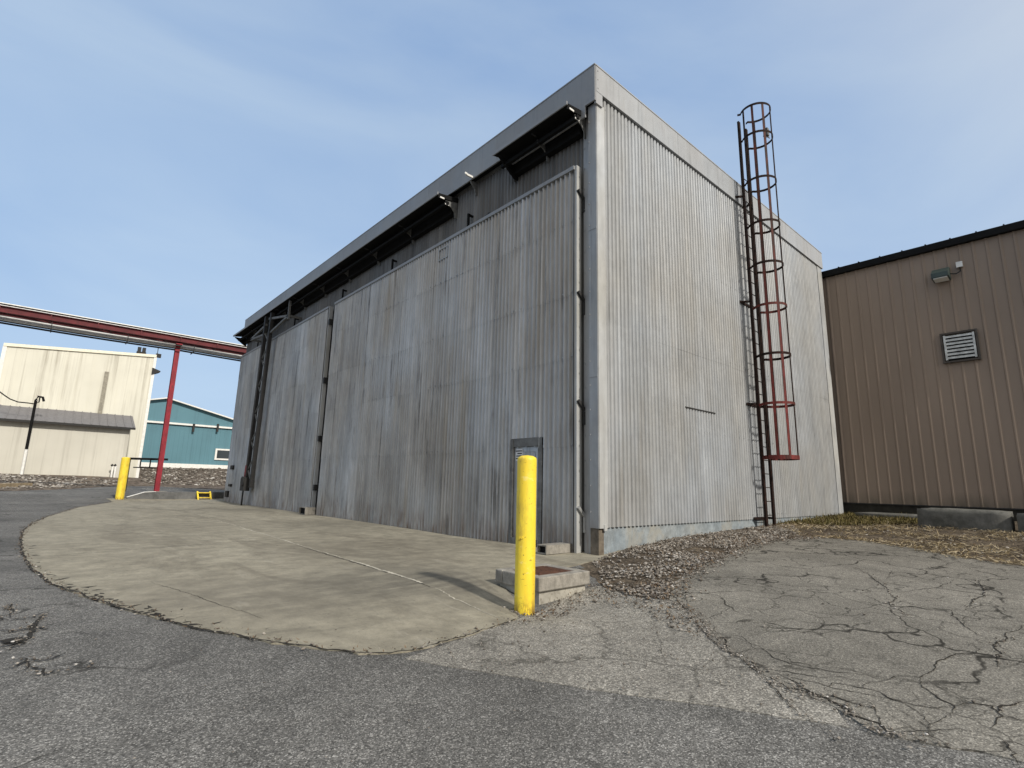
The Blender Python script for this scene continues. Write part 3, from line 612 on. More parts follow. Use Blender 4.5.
# ------------------------------------------------------------------ bollards
def bollard(x, y, r, hgt, label, lean=0):
    zb = h1(x, y); b = thing('bollard', label, 'bollard', (x, y, zb), 'yellow bollards at the apron edge')
    m = MB(); n = 40; prof = [(r, -.3), (r, hgt-.03), (r*.985, hgt-.012), (r*.93, hgt+.004), (r*.6, hgt+.022), (0.001, hgt+.03)]
    vs = []; 
    for rr, zz in prof: vs += [(x+rr*math.cos(2*math.pi*k/n)+lean*zz, y+rr*math.sin(2*math.pi*k/n), zb+zz) for k in range(n)]
    m.add(vs, [(i*n+k, i*n+(k+1) % n, (i+1)*n+(k+1) % n, (i+1)*n+k) for i in range(len(prof)-1) for k in range(n)], True)
    m.build('pipe', M_YEL, b); return b, zb
B1, zb = bollard(3.885, 4.125, .104, 1.56, 'tall yellow bollard beside the concrete drain box in the foreground')
m = MB()
for da, dz in ((.0, .62), (.25, .625), (-.15, .61)):
    a = math.atan2(-4.1, -3.9)-.62+da; m.tube([(3.885+.10*math.cos(a), 4.125+.10*math.sin(a), zb+dz+.12), (3.885+.115*math.cos(a), 4.125+.115*math.sin(a), zb+dz+.12)], .013, 8)
m.build('bolt', M_YEL, B1)
bollard(3.05, 31.15, .175, 1.95, 'short looking far yellow bollard at the left end of the low wall')

# ------------------------------------------------------------------ drain box beside the near bollard
DB = thing('drain_box', 'raised concrete drain box with rusty steel cover behind the near yellow bollard', 'drain box', (4.7, 4.75, -.1))
m = MB(); X0, X1, Y0, Y1 = 4.265, 5.12, 4.30, 5.05
m.box(X0, X1, Y0, Y0+.13, 0, .15); m.box(X0, X1, Y1-.13, Y1, 0, .15); m.box(X0, X0+.13, Y0+.13, Y1-.13, 0, .15); m.box(X1-.13, X1, Y0+.13, Y1-.13, 0, .15)
m.build('rim', M_CONC, DB, bevel=.012)
m = MB(); m.box(X0+.045, X1-.04, Y0+.045, Y1-.04, -.45, -.002); m.build('base', plain('pale_concrete_base', (.36, .34, .29), .9, var=.25, dirt=(.16, .14, .11)), DB)
m = MB(); m.box(X0+.132, X1-.132, Y0+.132, Y1-.132, .09, .142)
for k in range(6): m.box(X0+.2, X1-.2, Y0+.20+k*.075, Y0+.23+k*.075, .142, .15)
m.build('cover', M_RUSTG, DB)

# hollow steel door stops lying on the apron
def stop(xa, xb, ya, yb, hgt, label):
    zb = h1((xa+xb)/2, (ya+yb)/2)+.018; s_ = thing('door_stop', label, 'door stop', ((xa+xb)/2, (ya+yb)/2, zb), 'hollow blocks by the sliding doors')
    m = MB(); t = .02
    m.box(xa, xb, ya, yb, zb, zb+t); m.box(xa, xb, ya, yb, zb+hgt-t, zb+hgt); m.box(xa, xb, ya, ya+t, zb+t, zb+hgt-t); m.box(xa, xb, yb-t, yb, zb+t, zb+hgt-t)
    m.build('tube', M_CONC, s_); m = MB(); m.box(xa+.06, xb-.06, ya+t, yb-t, zb+t, zb+hgt-t); m.build('hollow_shade', M_BLACK, s_)  # black box stands in for the shade inside the hollow block
stop(6.60, 7.30, 6.50, 6.72, .15, 'hollow weathered block lying by the near end of the sliding door')
stop(6.85, 7.20, 18.05, 18.6, .24, 'small dark hollow block under the gap between the two sliding doors')

# ------------------------------------------------------------------ brown metal building on the right
BB = thing('brown_building', 'brown ribbed metal building with black roof edge beside the warehouse', 'building', (20.05, 0, .5))
def ribp(t):
    u = t % .305
    return .038 if u < .03 else (.038*(1-(u-.03)/.02) if u < .05 else (0 if u < .285 else .038*(u-.285)/.02))
m = MB(); yy = 5.8; vs = []; ks = (0, .03, .075, .285, .305-1e-4)
ys = [8.32-(k*.305+e) for k in range(94) for e in ks]
for yv in ys:
    t = (8.32-yv) % .305; a = .030 if (t < .032 or t > .304) else 0
    vs += [(20.05-a, yv, .82), (20.05-a, yv, 8.75)]
m.add(vs, [(2*i, 2*i+1, 2*i+3, 2*i+2) for i in range(len(ys)-1)]); m.box(20.09, 32, -20.1, 8.32, .6, 8.7)
m.build('wall', M_BROWN, BB)
m = MB(); m.box(19.89, 20.12, -20.3, 8.4, 8.66, 8.83); m.box8([(19.89, -20.3, 8.83), (32, -20.3, 9.6), (32, 8.4, 9.6), (19.89, 8.4, 8.83), (19.89, -20.3, 8.87), (32, -20.3, 9.64), (32, 8.4, 9.64), (19.89, 8.4, 8.87)])  # eave and unseen south end lengthened to keep the wall in shade
for yv in np.arange(-20.2, 8.3, .61): m.beam((19.89, yv, 8.88), (31, yv, 9.59), .035, .04)
m.build('roof', M_BLACK, BB)
m = MB(); m.box(20.075, 20.3, -20.1, 8.3, .2, .80); m.build('foundation', plain('dark_foundation', (.03, .028, .022), .9, var=.4), BB)
m = MB(); m.box(20.02, 20.08, -20.1, 8.3, .79, .825); m.build('base_trim', M_DARK, BB)
LV = MB(); yA, yB, zA, zB = 2.06, 2.93, 5.04, 5.96
LV.box(19.93, 20.03, yA, yB, zA, zA+.05); LV.box(19.93, 20.03, yA, yB, zB-.05, zB); LV.box(19.93, 20.03, yA, yA+.05, zA+.05, zB-.05); LV.box(19.93, 20.03, yB-.05, yB, zA+.05, zB-.05)
lv = LV.build('louver', plain('dull_brown_frame', (.07, .06, .05), .7), BB)
m = MB()
for k in range(7): z_ = zA+.11+k*.108; m.box8([(19.945, yA+.09, z_), (20.0, yA+.09, z_+.05), (20.0, yB-.09, z_+.05), (19.945, yB-.09, z_), (19.945, yA+.09, z_+.055), (20.0, yA+.09, z_+.085), (20.0, yB-.09, z_+.085), (19.945, yB-.09, z_+.055)])
m.build('slats', M_LOUV, lv)
m = MB(); m.box(20.0, 20.02, yA+.07, yB-.07, zA+.07, zB-.07); m.build('backing', M_BLACK, lv)
for yq in (yA+.075, yB-.125):
    m = MB(); m.box(19.935, 20.0, yq, yq+.05, zA+.08, zB-.08); m.build('inner_stile', M_LOUV, lv)
FL = thing('wall_light', 'dark green boxy floodlight above the louver on brown wall', 'light', (20.0, 2.68, 7.7))
m = MB(); m.prism([(20.01, 7.60), (20.01, 8.0), (19.86, 7.98), (19.62, 7.80), (19.60, 7.64)], 'y', 2.48, 2.90); m.build('housing', plain('dark_green_paint', (.03, .045, .04), .4), FL, bevel=.012)
m = MB(); m.box8([(19.63, 2.52, 7.615), (19.95, 2.52, 7.585), (19.95, 2.86, 7.585), (19.63, 2.86, 7.615), (19.63, 2.52, 7.655), (19.95, 2.52, 7.60), (19.95, 2.86, 7.60), (19.63, 2.86, 7.655)]); m.build('lens', M_LENS, FL)
m = MB(); m.box(19.93, 20.01, 2.17, 2.32, 7.93, 8.10); m.build('junction_box', M_WHITE, FL)
m = MB(); m.tube([(19.97, 2.25, 7.93), (19.95, 2.24, 7.80), (19.93, 2.34, 7.74), (19.92, 2.5, 7.78)], .018, 8); m.build('conduit', M_DARK, FL)

# concrete blocks in front of the brown wall
def cblock(xa, xb, ya, yb, hgt, label, seed, name='concrete_block'):
    random.seed(seed); zb = h1((xa+xb)/2, (ya+yb)/2)-.08; t = thing(name, label, 'concrete block', ((xa+xb)/2, (ya+yb)/2, zb), 'old concrete blocks before the brown building')
    m = MB(); nx, ny, nz = 6, 14, 5
    import bmesh
    bm = bmesh.new(); bmesh.ops.create_cube(bm, size=1)
    bmesh.ops.subdivide_edges(bm, edges=bm.edges[:], cuts=5, use_grid_fill=True)
    from mathutils import noise as mn
    for v in bm.verts:
        p = v.co.copy(); e = sum(1 for c in p if abs(c) > .49)
        w_ = Vector(((xa+xb)/2+p.x*(xb-xa), (ya+yb)/2+p.y*(yb-ya), zb+(p.z+.5)*hgt))
        n_ = mn.noise_vector(w_*4+Vector((seed, 0, 0)))*(.012 if e < 2 else .03)
        v.co = w_+n_-Vector(((p.x)*(.03 if e > 1 else 0), p.y*(.03 if e > 1 else 0), (.03 if (e > 1 and p.z > 0) else 0)))
    bm.verts.index_update(); m.add([tuple(v.co) for v in bm.verts], [tuple(v.index for v in f.verts) for f in bm.faces], True); bm.free()
    m.build('body', M_BLOCK, t)
cblock(16.0, 16.65, 1.56, 3.24, .53, 'long weathered concrete block with pale chipped top below the louver', 3)
cblock(15.95, 16.6, -.35, 1.47, .50, 'dark concrete block cut off by the right edge of the photo', 5)
cblock(18.6, 19.1, 2.9, 5.3, .24, 'low mossy concrete kerb between warehouse corner and the long block', 9)
random.seed(21)

# ------------------------------------------------------------------ pipe bridge
PB = thing('pipe_bridge', 'overhead red steel pipe bridge on a red post behind the warehouse', 'pipe bridge', (5.0, 33, .2))
pl = at_y(0, 304, 33); pr_ = at_y(240, 346, 33); zt = (pl.z+pr_.z)/2
for yv in (33.0, 33.7):
    m = MB(); m.box(-16, 22, yv-.02, yv+.02, zt-.34, zt-.10); m.box(-16, 22, yv-.10, yv+.10, zt-.10, zt-.07); m.box(-16, 22, yv-.10, yv+.10, zt-.37, zt-.34)
    for xx in np.arange(-15, 22, 1.8): m.box(xx, xx+.05, yv-.09, yv+.09, zt-.34, zt-.10)
    m.build('girder', M_GIRD, PB)
m = MB()
for xx in np.arange(-15, 22, 2.4): m.beam((xx, 33.02, zt-.3), (xx, 33.68, zt-.3), .1, .12); m.beam((xx, 33.05, zt-.35), (xx+2.4, 33.65, zt-.35), .06, .06)
m.build('cross_bracing', M_GIRD, PB)
for yv, dz, r, mt in ((32.95, .05, .035, M_WHITE), (33.25, .0, .07, M_GREYP), (33.55, .05, .05, M_DARK), (33.15, -.50, .06, M_GREYP), (33.4, -.58, .07, M_WHITE), (33.0, -.74, .03, M_BLACK), (33.55, -.72, .045, M_DARK), (32.85, -.02, .03, M_BLACK)):
    pts = [(xx, yv, zt+dz-(.05*math.sin(math.pi*((xx-5)/9.0 % 1)) if dz < -.45 else 0)) for xx in np.arange(-16, 22.5, .75)]
    m = MB(); m.tube(pts, r, 10); m.build('pipe', mt, PB)
for xx in np.arange(-15.5, 22, 3.0):
    m = MB(); m.beam((xx, 32.9, zt-.45), (xx, 32.9, zt-.82), .03, .03); m.beam((xx, 32.85, zt-.8), (xx, 33.7, zt-.8), .04, .04)
    m.build('pipe_hanger', M_DARK, PB)
pt = at_y(177, 341, 33.35); pb_ = at_y(158, 491, 33.35); px0 = (pt.x+pb_.x)/2
m = MB(); m.box(px0-.11, px0+.11, 33.2, 33.225, .05, zt-.47); m.box(px0-.11, px0+.11, 33.475, 33.5, .05, zt-.47); m.box(px0-.012, px0+.012, 33.225, 33.475, .05, zt-.47); m.box(px0-.15, px0+.15, 32.9, 33.8, zt-.52, zt-.47)
m.build('post', M_RED, PB)
m = MB(); m.box(px0-.4, px0+.4, 32.9, 33.8, -.1, .36); m.build('footing', M_CONC, PB)

# low containment wall with ramped end, and the yellow step over it
LW = thing('low_wall', 'low dark concrete wall closing the far end of the apron', 'wall', (5.5, 31.6, 0))
m = MB(); m.prism([(3.38, -.3), (3.38, .10), (3.7, .22), (4.05, .345), (4.5, .37), (7.6, .38), (7.6, -.3)], 'y', 31.45, 31.75); m.build('wall_body', M_FLOORC, LW)
m = MB(); m.prism([(3.36, .105), (3.7, .225), (4.05, .35), (4.5, .375), (4.5, .39), (4.05, .37), (3.7, .245), (3.36, .125)], 'y', 31.43, 31.77); m.build('painted_edge', M_WHITE, LW)
ST = thing('step_stile', 'small yellow step frame leaning at the low wall near warehouse corner', 'step', (6.45, 31.1, 0))
for xx in (6.28, 6.86):
    m = MB(); m.beam((xx, 30.95, -.03), (xx, 31.38, .40), .07, .08); m.build('stringer', M_YEL, ST)
for zz, yv in ((.12, 31.1), (.36, 31.34)):
    m = MB(); m.box(6.3, 6.84, yv-.14, yv+.1, zz-.03, zz+.01); m.build('tread', M_YEL, ST)
    m = MB()

# ------------------------------------------------------------------ cream building with lean-to
cu = Vector((1, 0, 0)); cn = Vector((-cu.y, cu.x, 0))*1.0   # cn points away from camera
if cn.y < 0: cn = -cn
C0 = at_d(0, 473, 38); C0.z = 0
T0 = C0 + cn*3.0
def cp(px, py, back=False): return at_plane(px, py, T0 if back else C0, cn)
CB = thing('cream_building', 'tall cream metal building with a lower grey roofed lean-to in front', 'building', (C0.x, C0.y, 1.0))
tR = cp(146, 410, True); tl = cp(0, 346, True); zTL = cp(2, 344.3, True).z; zTop = cp(151, 355.5, True).z
sR = (tR-T0).dot(cu); sL = (cp(-2, 380, True)-T0).dot(cu)
def pan(m, O, sa, sb, za, zb, nrm, wd=.95, rib=.03):
    s_ = sa
    while s_ < sb-1e-3:
        e = min(s_+wd, sb)
        for a, b, o_ in ((s_, s_+.05, rib), (s_+.05, e, 0)):
            p = O+cu*a-nrm*o_; r = O+cu*b-nrm*o_; m.add([(p.x, p.y, za), (r.x, r.y, za), (r.x, r.y, zb), (p.x, p.y, zb)], [(0, 1, 2, 3)])
        s_ = e
def obox(m, O, sa, sb, da, db, za, zb, z2a=None, z2b=None):
    P = [O+cu*a+cn*d for a, d in ((sa, da), (sb, da), (sb, db), (sa, db))]
    zb2 = zb if z2b is None else z2b; za2 = za if z2a is None else z2a
    m.box8([(P[0].x, P[0].y, za), (P[1].x, P[1].y, za), (P[2].x, P[2].y, za2), (P[3].x, P[3].y, za2), (P[0].x, P[0].y, zb), (P[1].x, P[1].y, zb), (P[2].x, P[2].y, zb2), (P[3].x, P[3].y, zb2)]); return m
def ztop(x): return zTL+(zTop-zTL)*((x-T0.x)-sL)/(sR-sL)
m = MB(); xa, xb = T0.x+sL+.05, T0.x+sR; m.prism([(xa, -1), (xb, -1), (xb, ztop(xb)-.1), (xa, ztop(xa)-.1)], 'y', T0.y+.06, T0.y+16)
xq = xa
while xq < xb-.01:
    e = min(xq+.92, xb)
    for a, b, o_ in ((xq, xq+.05, .03), (xq+.05, e, 0)): m.add([(a, T0.y-o_, .7), (b, T0.y-o_, .7), (b, T0.y-o_, ztop(b)-.06), (a, T0.y-o_, ztop(a)-.06)], [(0, 1, 2, 3)])
    xq = e
m.build('wall', M_CREAM, CB)
m = MB(); m.prism([(xa-.15, ztop(xa)-.12), (xb+.15, ztop(xb)-.12), (xb+.15, ztop(xb)+.12), (xa-.15, ztop(xa)+.12)], 'y', T0.y-.12, T0.y+16.2); m.build('roof', M_CREAMT, CB)
m = MB(); obox(m, T0, sR-.02, sR+.2, -.08, .3, .6, zTop-.12); m.build('corner_trim', M_WHITE, CB)
m = MB(); obox(m, T0, sL-.12, sL+.12, -.08, .3, .6, zTL-.12); m.build('corner_trim', M_WHITE, CB)
ds = (cp(103, 395, True)-T0).dot(cu); m = MB(); obox(m, T0, ds-.14, ds+.14, -.2, -.04, 5.0, cp(107, 372, True).z); m.build('downspout', plain('dull_grey_strip', (.27, .25, .2), .8), CB)
lp = (cp(151, 352, True)-T0).dot(cu)
m = MB(); obox(m, T0, lp-1.0, lp-.75, -.1, .15, zTop+.12, zTop+.6); obox(m, T0, lp-.65, lp-.4, -.1, .15, zTop+.12, zTop+.6); obox(m, T0, lp-1.05, lp-.35, -.08, .12, zTop+.0, zTop+.2); m.build('roof_light', M_DARK, CB)
m = MB(); m.prism([(T0.x+sR-.02, zTop-1.1), (T0.x+sR+.62, zTop-1.32), (T0.x+sR+.62, zTop-1.40), (T0.x+sR-.02, zTop-1.75)], 'y', T0.y-.15, T0.y+.6); m.build('wall_lamp', M_DARK, CB)
m = MB(); p = T0+cu*(sR+.10); m.tube([(p.x, p.y, zTop-.6), (p.x+.1, p.y, zTop+.2), (p.x+.1, p.y, zTop+.9)], .03, 6); m.box(p.x, p.x+.4, p.y-.1, p.y+.1, zTop-.1, zTop+.25); m.build('aerial', M_DARK, CB)
zE = cp(60, 423).z; zW = cp(60, 410, True).z; sE = (cp(127, 450)-C0).dot(cu); zB0 = .6
m = MB(); obox(m, C0, -8, sE, .05, 3.0, -1, zE-.1); pan(m, C0, -8, sE, zB0, zE-.05, cn, .9, .025); lean = m.build('lean_to', M_LEAN, CB)
m = MB(); obox(m, C0, -8.2, sE+.3, -.45, 2.98, zE-.06, zE, zW-.06, zW)
for s_ in np.arange(-8, sE+.3, .55):
    a = C0+cu*s_-cn*.44; b = C0+cu*s_+cn*2.97; m.beam((a.x, a.y, zE+.02), (b.x, b.y, zW+.02), .06, .05)
m.build('lean_to_roof', M_ROOF, lean)
m = MB(); obox(m, C0, -8.2, sE+.3, -.50, -.46, zE-.16, zE+.01); m.build('eave_trim', M_DARK, lean)
# service mast through the lean-to eave, and its cable
sm = cp(24, 452); st = at_plane(36, 400, C0-cn*.55, cn)
SV = thing('service_mast', 'black service mast with looped cable rising past the lean-to eave', 'mast', (sm.x, sm.y, 1.0))
base = C0-cn*.55; sa = (st-C0).dot(cu); pS = C0+cu*sa-cn*.55
hoff = .55
zLo = at_plane(25, 449, base, cn).z
m = MB(); m.tube([(pS.x, pS.y, zLo), (pS.x, pS.y, st.z)], .09, 8); m.tube([(pS.x, pS.y, st.z), (pS.x+.08, pS.y, st.z+.28), (pS.x+.35, pS.y, st.z+.25), (pS.x+.45, pS.y, st.z-.05)], .08, 8); m.build('mast_pipe', M_BLACK, SV)
m = MB(); m.tube([(pS.x, pS.y+.05, 1.0), (pS.x, pS.y+.05, zLo)], .10, 8); m.build('lower_conduit', M_WHITE, SV)
m = MB(); pts = []
for u_, v_ in ((40, 397), (39, 402), (35, 404), (28, 403), (18, 402), (10, 399), (4, 395), (-4, 389), (-40, 350), (-90, 300)):
    p = at_plane(u_, v_, base, cn); pts.append(p)
m.tube(pts, .045, 6); m.build('cable', M_BLACK, SV)
for i, (u_, lab) in enumerate(((112.5, 'thin white vent stub at the right end of the lean-to, the left one'), (115.5, 'thin white vent stub at the right end of the lean-to, the right one'))):
    p = at_plane(u_, 468, C0-cn*.7, cn); zb = h1(p.x, p.y); t = thing('vent_stub', lab, 'pipe', (p.x, p.y, zb), 'vent stubs by the lean-to')
    m = MB(); m.tube([(p.x, p.y, zb-.1), (p.x, p.y, at_plane(u_, 466, C0-cn*.7, cn).z)], .07, 8); m.build('stub_pipe', M_WHITE, t)
    m = MB(); m.tube([(p.x, p.y, at_plane(u_, 466, C0-cn*.7, cn).z), (p.x-.1, p.y, at_plane(u_, 464.5, C0-cn*.7, cn).z)], .085, 8); m.build('cap', M_DARK, t)
TB = thing('timber', 'pale timber baulk lying on the gravel bank left of the road', 'timber', tuple(gp(15, 487.5)))
pa = gp(-14, 488.5); pb2 = gp(29, 487)
m = MB(); m.beam((pa.x, pa.y, h1(pa.x, pa.y)+.12), (pb2.x, pb2.y, h1(pb2.x, pb2.y)+.12), .3, .22); m.build('baulk', M_WOOD, TB)
for s_ in (.35, .75):
    p = Vector(pa).lerp(Vector(pb2), s_); m = MB(); m.beam((p.x-.1, p.y-.25, h1(p.x, p.y)+.03), (p.x+.1, p.y+.3, h1(p.x, p.y)+.03), .12, .1); m.build('bearer', M_WOOD, TB)

# black guard rail between far bollard and red post
GRp = at_y(128, 458.5, 36.5); GRq = at_y(168, 459.5, 36.5)
GR = thing('guard_rail', 'black steel guard rail between the far yellow bollard and the red post', 'railing', (GRp.x, 36.5, .3))
m = MB(); m.beam((GRp.x, 36.5, GRp.z), (GRq.x, 36.5, GRq.z), .08, .12); m.build('top_rail', M_BLACK, GR)
zm = at_y(140, 467.5, 36.5).z; m = MB(); m.beam((GRp.x+.3, 36.5, zm), (GRq.x-.35, 36.5, zm), .05, .06); m.build('mid_rail', M_BLACK, GR)
for f_ in (.06, .32, .56, .80):
    xx = GRp.x+(GRq.x-GRp.x)*f_; m = MB(); m.beam((xx, 36.5, .2 if f_ < .1 else zm), (xx, 36.5, GRp.z), .06, .06); m.build('post', M_BLACK, GR)

# ------------------------------------------------------------------ blue building
YB = 76.0
bp = lambda u_, v_: at_y(u_, v_, YB)
ap = bp(167, 399); rt = bp(233, 420); zbw = bp(190, 464).z; zb0 = bp(200, 469).z
pitch = (ap.z-rt.z)/(rt.x-ap.x); xr = ap.x+ (rt.x-ap.x)*1.0+3.0; xl = ap.x-(xr-ap.x); zr = ap.z-pitch*(xr-ap.x)
BL = thing('blue_building', 'blue gabled metal building with white base beyond the pipe bridge', 'building', (ap.x, YB, zb0))
zt1 = bp(190, 424).z
m = MB(); m.prism([(xl, zbw), (xr, zbw), (xr, zr), (ap.x, ap.z), (xl, zr)], 'y', YB, YB+25)
xs_ = xl
while xs_ < xr: m.box(xs_, xs_+.07, YB-.03, YB, zbw, zt1); xs_ += .5
m.build('wall', M_BLUE, BL)
m = MB(); m.beam((xl-.4, YB+12.5, zr-.06), (ap.x, YB+12.5, ap.z+.10), 26, .14); m.beam((xr+.4, YB+12.5, zr-.06), (ap.x, YB+12.5, ap.z+.10), 26, .14); m.build('roof', M_WHITE, BL)
m = MB(); m.box(xl-.05, xr+.05, YB-.25, YB-.03, zt1-.22, zt1); m.build('band_trim', M_WHITE, BL)
m = MB(); m.box(xl, xr, YB-.12, YB-.01, zb0-1.5, zbw); m.build('base_wall', M_WHITE, BL)
wa = bp(215.5, 448.5); wb = bp(231, 460.5)
m = MB(); m.box(wa.x, wb.x+.5, YB-.14, YB-.04, wb.z, wa.z); wn = m.build('window', M_WHITE, BL)
m = MB(); m.box(wa.x+.22, wb.x+.28, YB-.17, YB-.142, wb.z+.22, wa.z-.2); m.build('pane', M_GLASS, wn)
for u_ in (193, 217):
    p = bp(u_, 428); m = MB(); m.box(p.x-.12, p.x+.12, YB-.4, YB-.26, p.z-.5, p.z+.5); m.build('rail_hanger', M_DARK, BL)

# bare tree behind the blue building
tp = at_d(231, 411, 110); tb = Vector((tp.x+1.5, tp.y, 2.3))
TR = thing('bare_tree', 'leafless grey tree showing over the right roof slope of the blue building', 'tree', tuple(tb))
random.seed(4); tw = MB(); tk = MB(); tk.tube([(tb.x, tb.y, 1.5), (tb.x, tb.y, 7)], .35, 8, r2=.22); tk.build('trunk', M_BARK, TR)
def branch(p, d, ln, r, lv):
    q_ = p+d*ln; tw.tube([p, p.lerp(q_, .5)+Vector((random.gauss(0, .05), random.gauss(0, .05), 0))*ln, q_], r, 4, cap=False, r2=r*.6)
    if lv:
        for k in range(4): branch(p.lerp(q_, random.uniform(.5, 1)), (d+Vector((random.gauss(0, .5), random.gauss(0, .5), random.gauss(.1, .35)))).normalized(), ln*random.uniform(.55, .8), r*.6, lv-1)
for k in range(7): branch(Vector((tb.x, tb.y, random.uniform(4.5, 7))), Vector((random.gauss(0, .6), random.gauss(0, .6), 1)).normalized(), random.uniform(2.2, 3.2), .12, 4)
tw.build('crown', M_BARK, TR)

# ------------------------------------------------------------------ loose stones, leaves, straw
def scatter_pts(n, poly, reject=None):
    poly = np.asarray(poly); mn, mx_ = poly.min(0), poly.max(0); out = np.zeros((0, 2))
    while len(out) < n:
        p = rng.uniform(mn, mx_, (n*3, 2)); p = p[pip(p, poly)]
        if reject is not None:
            for r_ in reject: p = p[~pip(p, r_)]
        out = np.r_[out, p]
    return out[:n]
OCT = np.array([(1, 0, 0), (-1, 0, 0), (0, 1, 0), (0, -1, 0), (0, 0, 1), (0, 0, -1), (.6, .6, .55), (-.6, .6, .5), (.6, -.6, .5), (-.6, -.6, .55)], float)
OF = [(4, 6, 7), (4, 7, 9), (4, 9, 8), (4, 8, 6), (0, 2, 6), (2, 1, 7), (2, 7, 6), (1, 3, 9), (1, 9, 7), (3, 0, 8), (3, 8, 9), (0, 6, 8), (0, 5, 2), (2, 5, 1), (1, 5, 3), (3, 5, 0)]
def mesh_np(name, V, F, mat, kind='stuff', label=None):
    me = bpy.data.meshes.new(name); me.from_pydata(V.tolist(), [], F); me.materials.append(mat); me.update()
    o = bpy.data.objects.new(name, me); COL.objects.link(o); o['kind'] = kind; return o
def drift(n, poly):
    p = scatter_pts(n*2, poly); from mathutils import noise as mn
    k = np.array([mn.noise(Vector((x*1.1, y*1.1, 3.3)))*.9+mn.noise(Vector((x*4, y*4, 1)))*.4+rng.normal(0, .25) for x, y in p])
    return p[np.argsort(-k)[:n]]
def edge_scatter(pts, per_m, sg):
    out = []
    for a, b in zip(pts[:-1], pts[1:]):
        for _i in range(min(900, int((b-a).length*per_m))): out.append(tuple(a.lerp(b, random.random())+Vector((random.gauss(0, sg), random.gauss(0, sg)))))
    return np.array(out)
def stones(name, pts, smin, smax, mat, sink=.3, pw=2.0):
    n = len(pts); s_ = smin+(smax-smin)*rng.random(n)**pw; z = H(pts)
    a = rng.uniform(0, 6.28, n); ca, sa_ = np.cos(a), np.sin(a)
    S = OCT[None]*rng.uniform(.55, 1.15, (n, len(OCT), 1))*s_[:, None, None]*np.stack([np.ones(n), rng.uniform(.6, 1, n), rng.uniform(.4, .8, n)], 1)[:, None]
    X = S[..., 0]*ca[:, None]-S[..., 1]*sa_[:, None]; Y = S[..., 0]*sa_[:, None]+S[..., 1]*ca[:, None]
    V = np.stack([X+pts[:, :1], Y+pts[:, 1:], S[..., 2]+(z+.012+s_*sink)[:, None]], -1).reshape(-1, 3)
    k = len(OCT); F = [(a_+i*k, b_+i*k, c_+i*k) for i in range(n) for a_, b_, c_ in OF]
    return mesh_np(name, V, F, mat)
def blades(name, pts, lmin, lmax, wd, mat, flat=.5, off=.01):
    n = len(pts); z = H(pts)+off; a = rng.uniform(0, 6.28, n); ln = rng.uniform(lmin, lmax, n); el = np.abs(rng.normal(0, flat, n)); w_ = rng.uniform(.6, 1.3, n)*wd
    d = np.stack([np.cos(a)*np.cos(el), np.sin(a)*np.cos(el), np.sin(el)], 1)*ln[:, None]; s_ = np.stack([-np.sin(a), np.cos(a), rng.normal(0, .3, n)], 1)*w_[:, None]
    b = np.c_[pts, z+rng.uniform(0, .03, n)]; bend = np.c_[np.zeros((n, 2)), -.18*ln+.02]
    V = np.stack([b-s_, b+s_, b+d*.55+s_*.9, b+d*.55-s_*.9, b+d+bend*.6+s_*.2, b+d+bend*.6-s_*.2], 1); V[..., 2] = np.maximum(V[..., 2], z[:, None]); V = V.reshape(-1, 3)
    F = [f for i in range(n) for f in ((6*i, 6*i+1, 6*i+2, 6*i+3), (6*i+3, 6*i+2, 6*i+4, 6*i+5))]
    return mesh_np(name, V, F, mat)
strip_poly = np.array([tuple(p) for p in W2((6.6, 5.5), (7.5, 5.9), (15.5, 5.9)) + PX([(800, 537), (745, 547), (715, 560), (690, 572), (674, 584), (668, 601), (640, 598), (600, 588), (598, 572)])])
stones('loose_gravel', drift(14000, strip_poly), .006, .034, M_STONE, pw=2.0)
blades('fallen_leaves', drift(1300, strip_poly), .02, .05, .008, M_LEAF, .3, .025)
near_poly = np.array([tuple(p) for p in PX([(545, 610), (575, 590), (600, 584), (640, 596), (690, 606), (715, 645), (690, 640), (640, 612), (590, 604), (545, 622), (515, 628)])])
stones('loose_gravel', scatter_pts(420, near_poly), .006, .022, M_STONE)
blades('fallen_leaves', scatter_pts(300, near_poly), .012, .04, .008, M_LEAF, .2, .018)
straw_poly = np.array([tuple(p) for p in PX([(800, 536), (850, 537), (920, 548), (975, 558), (1030, 567)]) + W2((12, -.5), (16, -.6), (16.0, 3.4), (18.6, 3.5), (19, 5.9), (14.2, 5.9))])
blades('dry_straw', drift(9500, straw_poly), .05, .19, .0045, M_STRAW, .24, .012)
blades('fallen_leaves', scatter_pts(700, straw_poly), .02, .06, .010, M_LEAF, .25, .02)
stones('loose_gravel', drift(2500, straw_poly), .006, .03, M_STONE, pw=2.4)
moss_poly = np.array([(14.2, 5.9), (20.0, 5.9), (20.0, 3.2), (16.8, 3.3), (15.3, 4.3)])
blades('mossy_grass', scatter_pts(6500, moss_poly), .04, .14, .010, M_MOSS, .7, .012)
edge = [p for p in pad_edge]
ep = []
for i in range(len(edge)-1):
    a, b = edge[i], edge[i+1]; k = int((b-a).length*45)
    for _i in range(min(k, 400)): ep.append(tuple(a.lerp(b, random.random())+Vector((random.gauss(0, .035), random.gauss(0, .035)))))
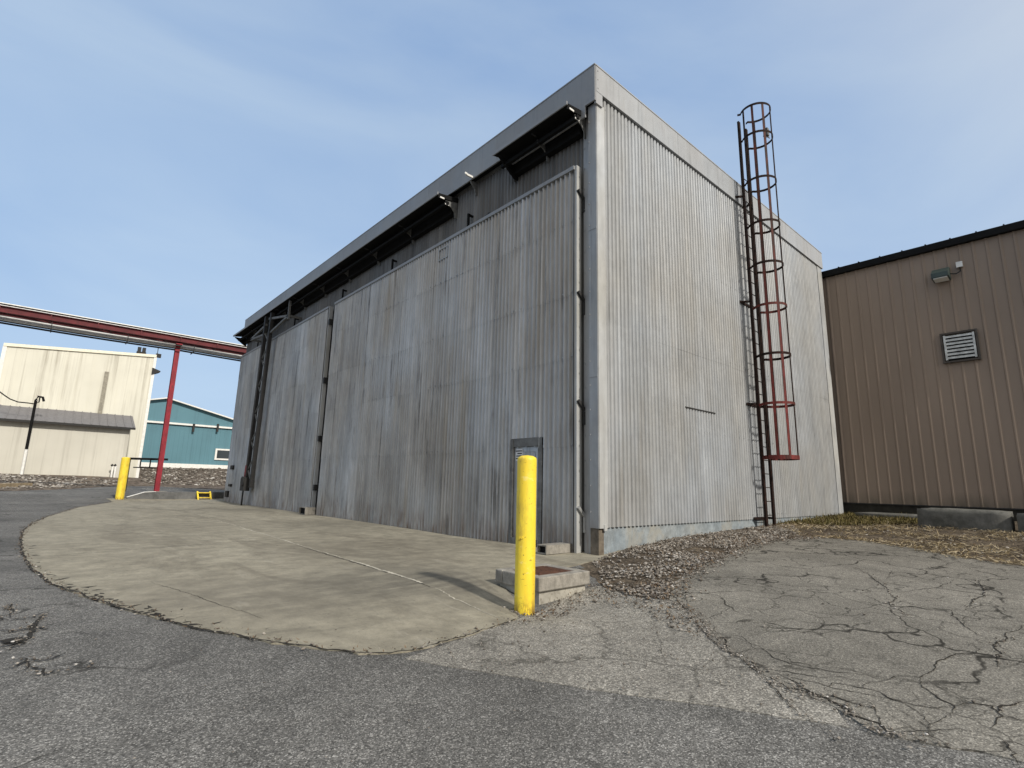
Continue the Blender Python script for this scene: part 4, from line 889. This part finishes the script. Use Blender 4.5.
ep = np.array(ep); stones('edge_rubble', ep[::2], .004, .02, M_STONE); blades('edge_litter', ep[1::2], .012, .04, .005, M_LEAF, .12, .012)
crk = []
for pts, wd in CR_:
    if wd >= .02:
        for i in range(len(pts)-1):
            a, b = gp(*pts[i]).to_2d(), gp(*pts[i+1]).to_2d()
            for _i in range(int((b-a).length*40)): crk.append(tuple(a.lerp(b, random.random())+Vector((random.gauss(0, .03), random.gauss(0, .03)))))
stones('crack_crumbs', np.array(crk), .004, .016, M_STONE)
asph_poly = np.array([(-3, 1.5), (-6, 12), (2, 9), (3.4, 2.5), (3.6, .6), (2.2, .4), (1.2, 1)])
stones('loose_pebbles', scatter_pts(500, asph_poly, [A_PAD]), .003, .010, M_STONE)
stones('loose_pebbles', scatter_pts(500, A_OLD), .003, .013, M_STONE)
stones('loose_pebbles', scatter_pts(260, A_SLAB), .004, .02, M_STONE, pw=4)
stones('loose_pebbles', scatter_pts(160, A_PAD), .003, .014, M_STONE, pw=4)
bank_poly = np.array([tuple(p) for p in PX([(-20, 490), (60, 488.5), (120, 485.5)]) + W2((4.5, 50), (-2.5, 52.6), (-8, 54))])
stones('bank_rubble', scatter_pts(2600, bank_poly), .04, .16, M_STONE)
# crumbs round the bollard foot
a = rng.uniform(0, 6.28, 90); rr = .11+np.abs(rng.normal(0, .05, 90))
stones('foot_rubble', np.c_[3.885+rr*np.cos(a), 4.125+rr*np.sin(a)], .004, .02, M_STONE)

se = PX(slab_top[:7]); stones('edge_rubble', edge_scatter(se, 330, .13), .005, .026, M_STONE, pw=2.5); blades('edge_litter', edge_scatter(se, 90, .14), .02, .05, .008, M_LEAF, .2, .018)
se = PX(slab_top[6:]); blades('edge_litter', edge_scatter(se, 260, .14), .03, .12, .006, M_STRAW, .2, .018)
se = PX([(668, 601), (697, 613), (716, 640), (753, 667), (790, 691), (833, 706), (877, 734), (950, 748)]); stones('edge_rubble', edge_scatter(se, 260, .035), .003, .013, M_STONE, pw=2.5)
bank2 = np.array([(6, 49), (17, 53), (26, 75), (9, 75)], float); stones('bank_rubble', scatter_pts(2200, bank2), .05, .22, M_STONE)
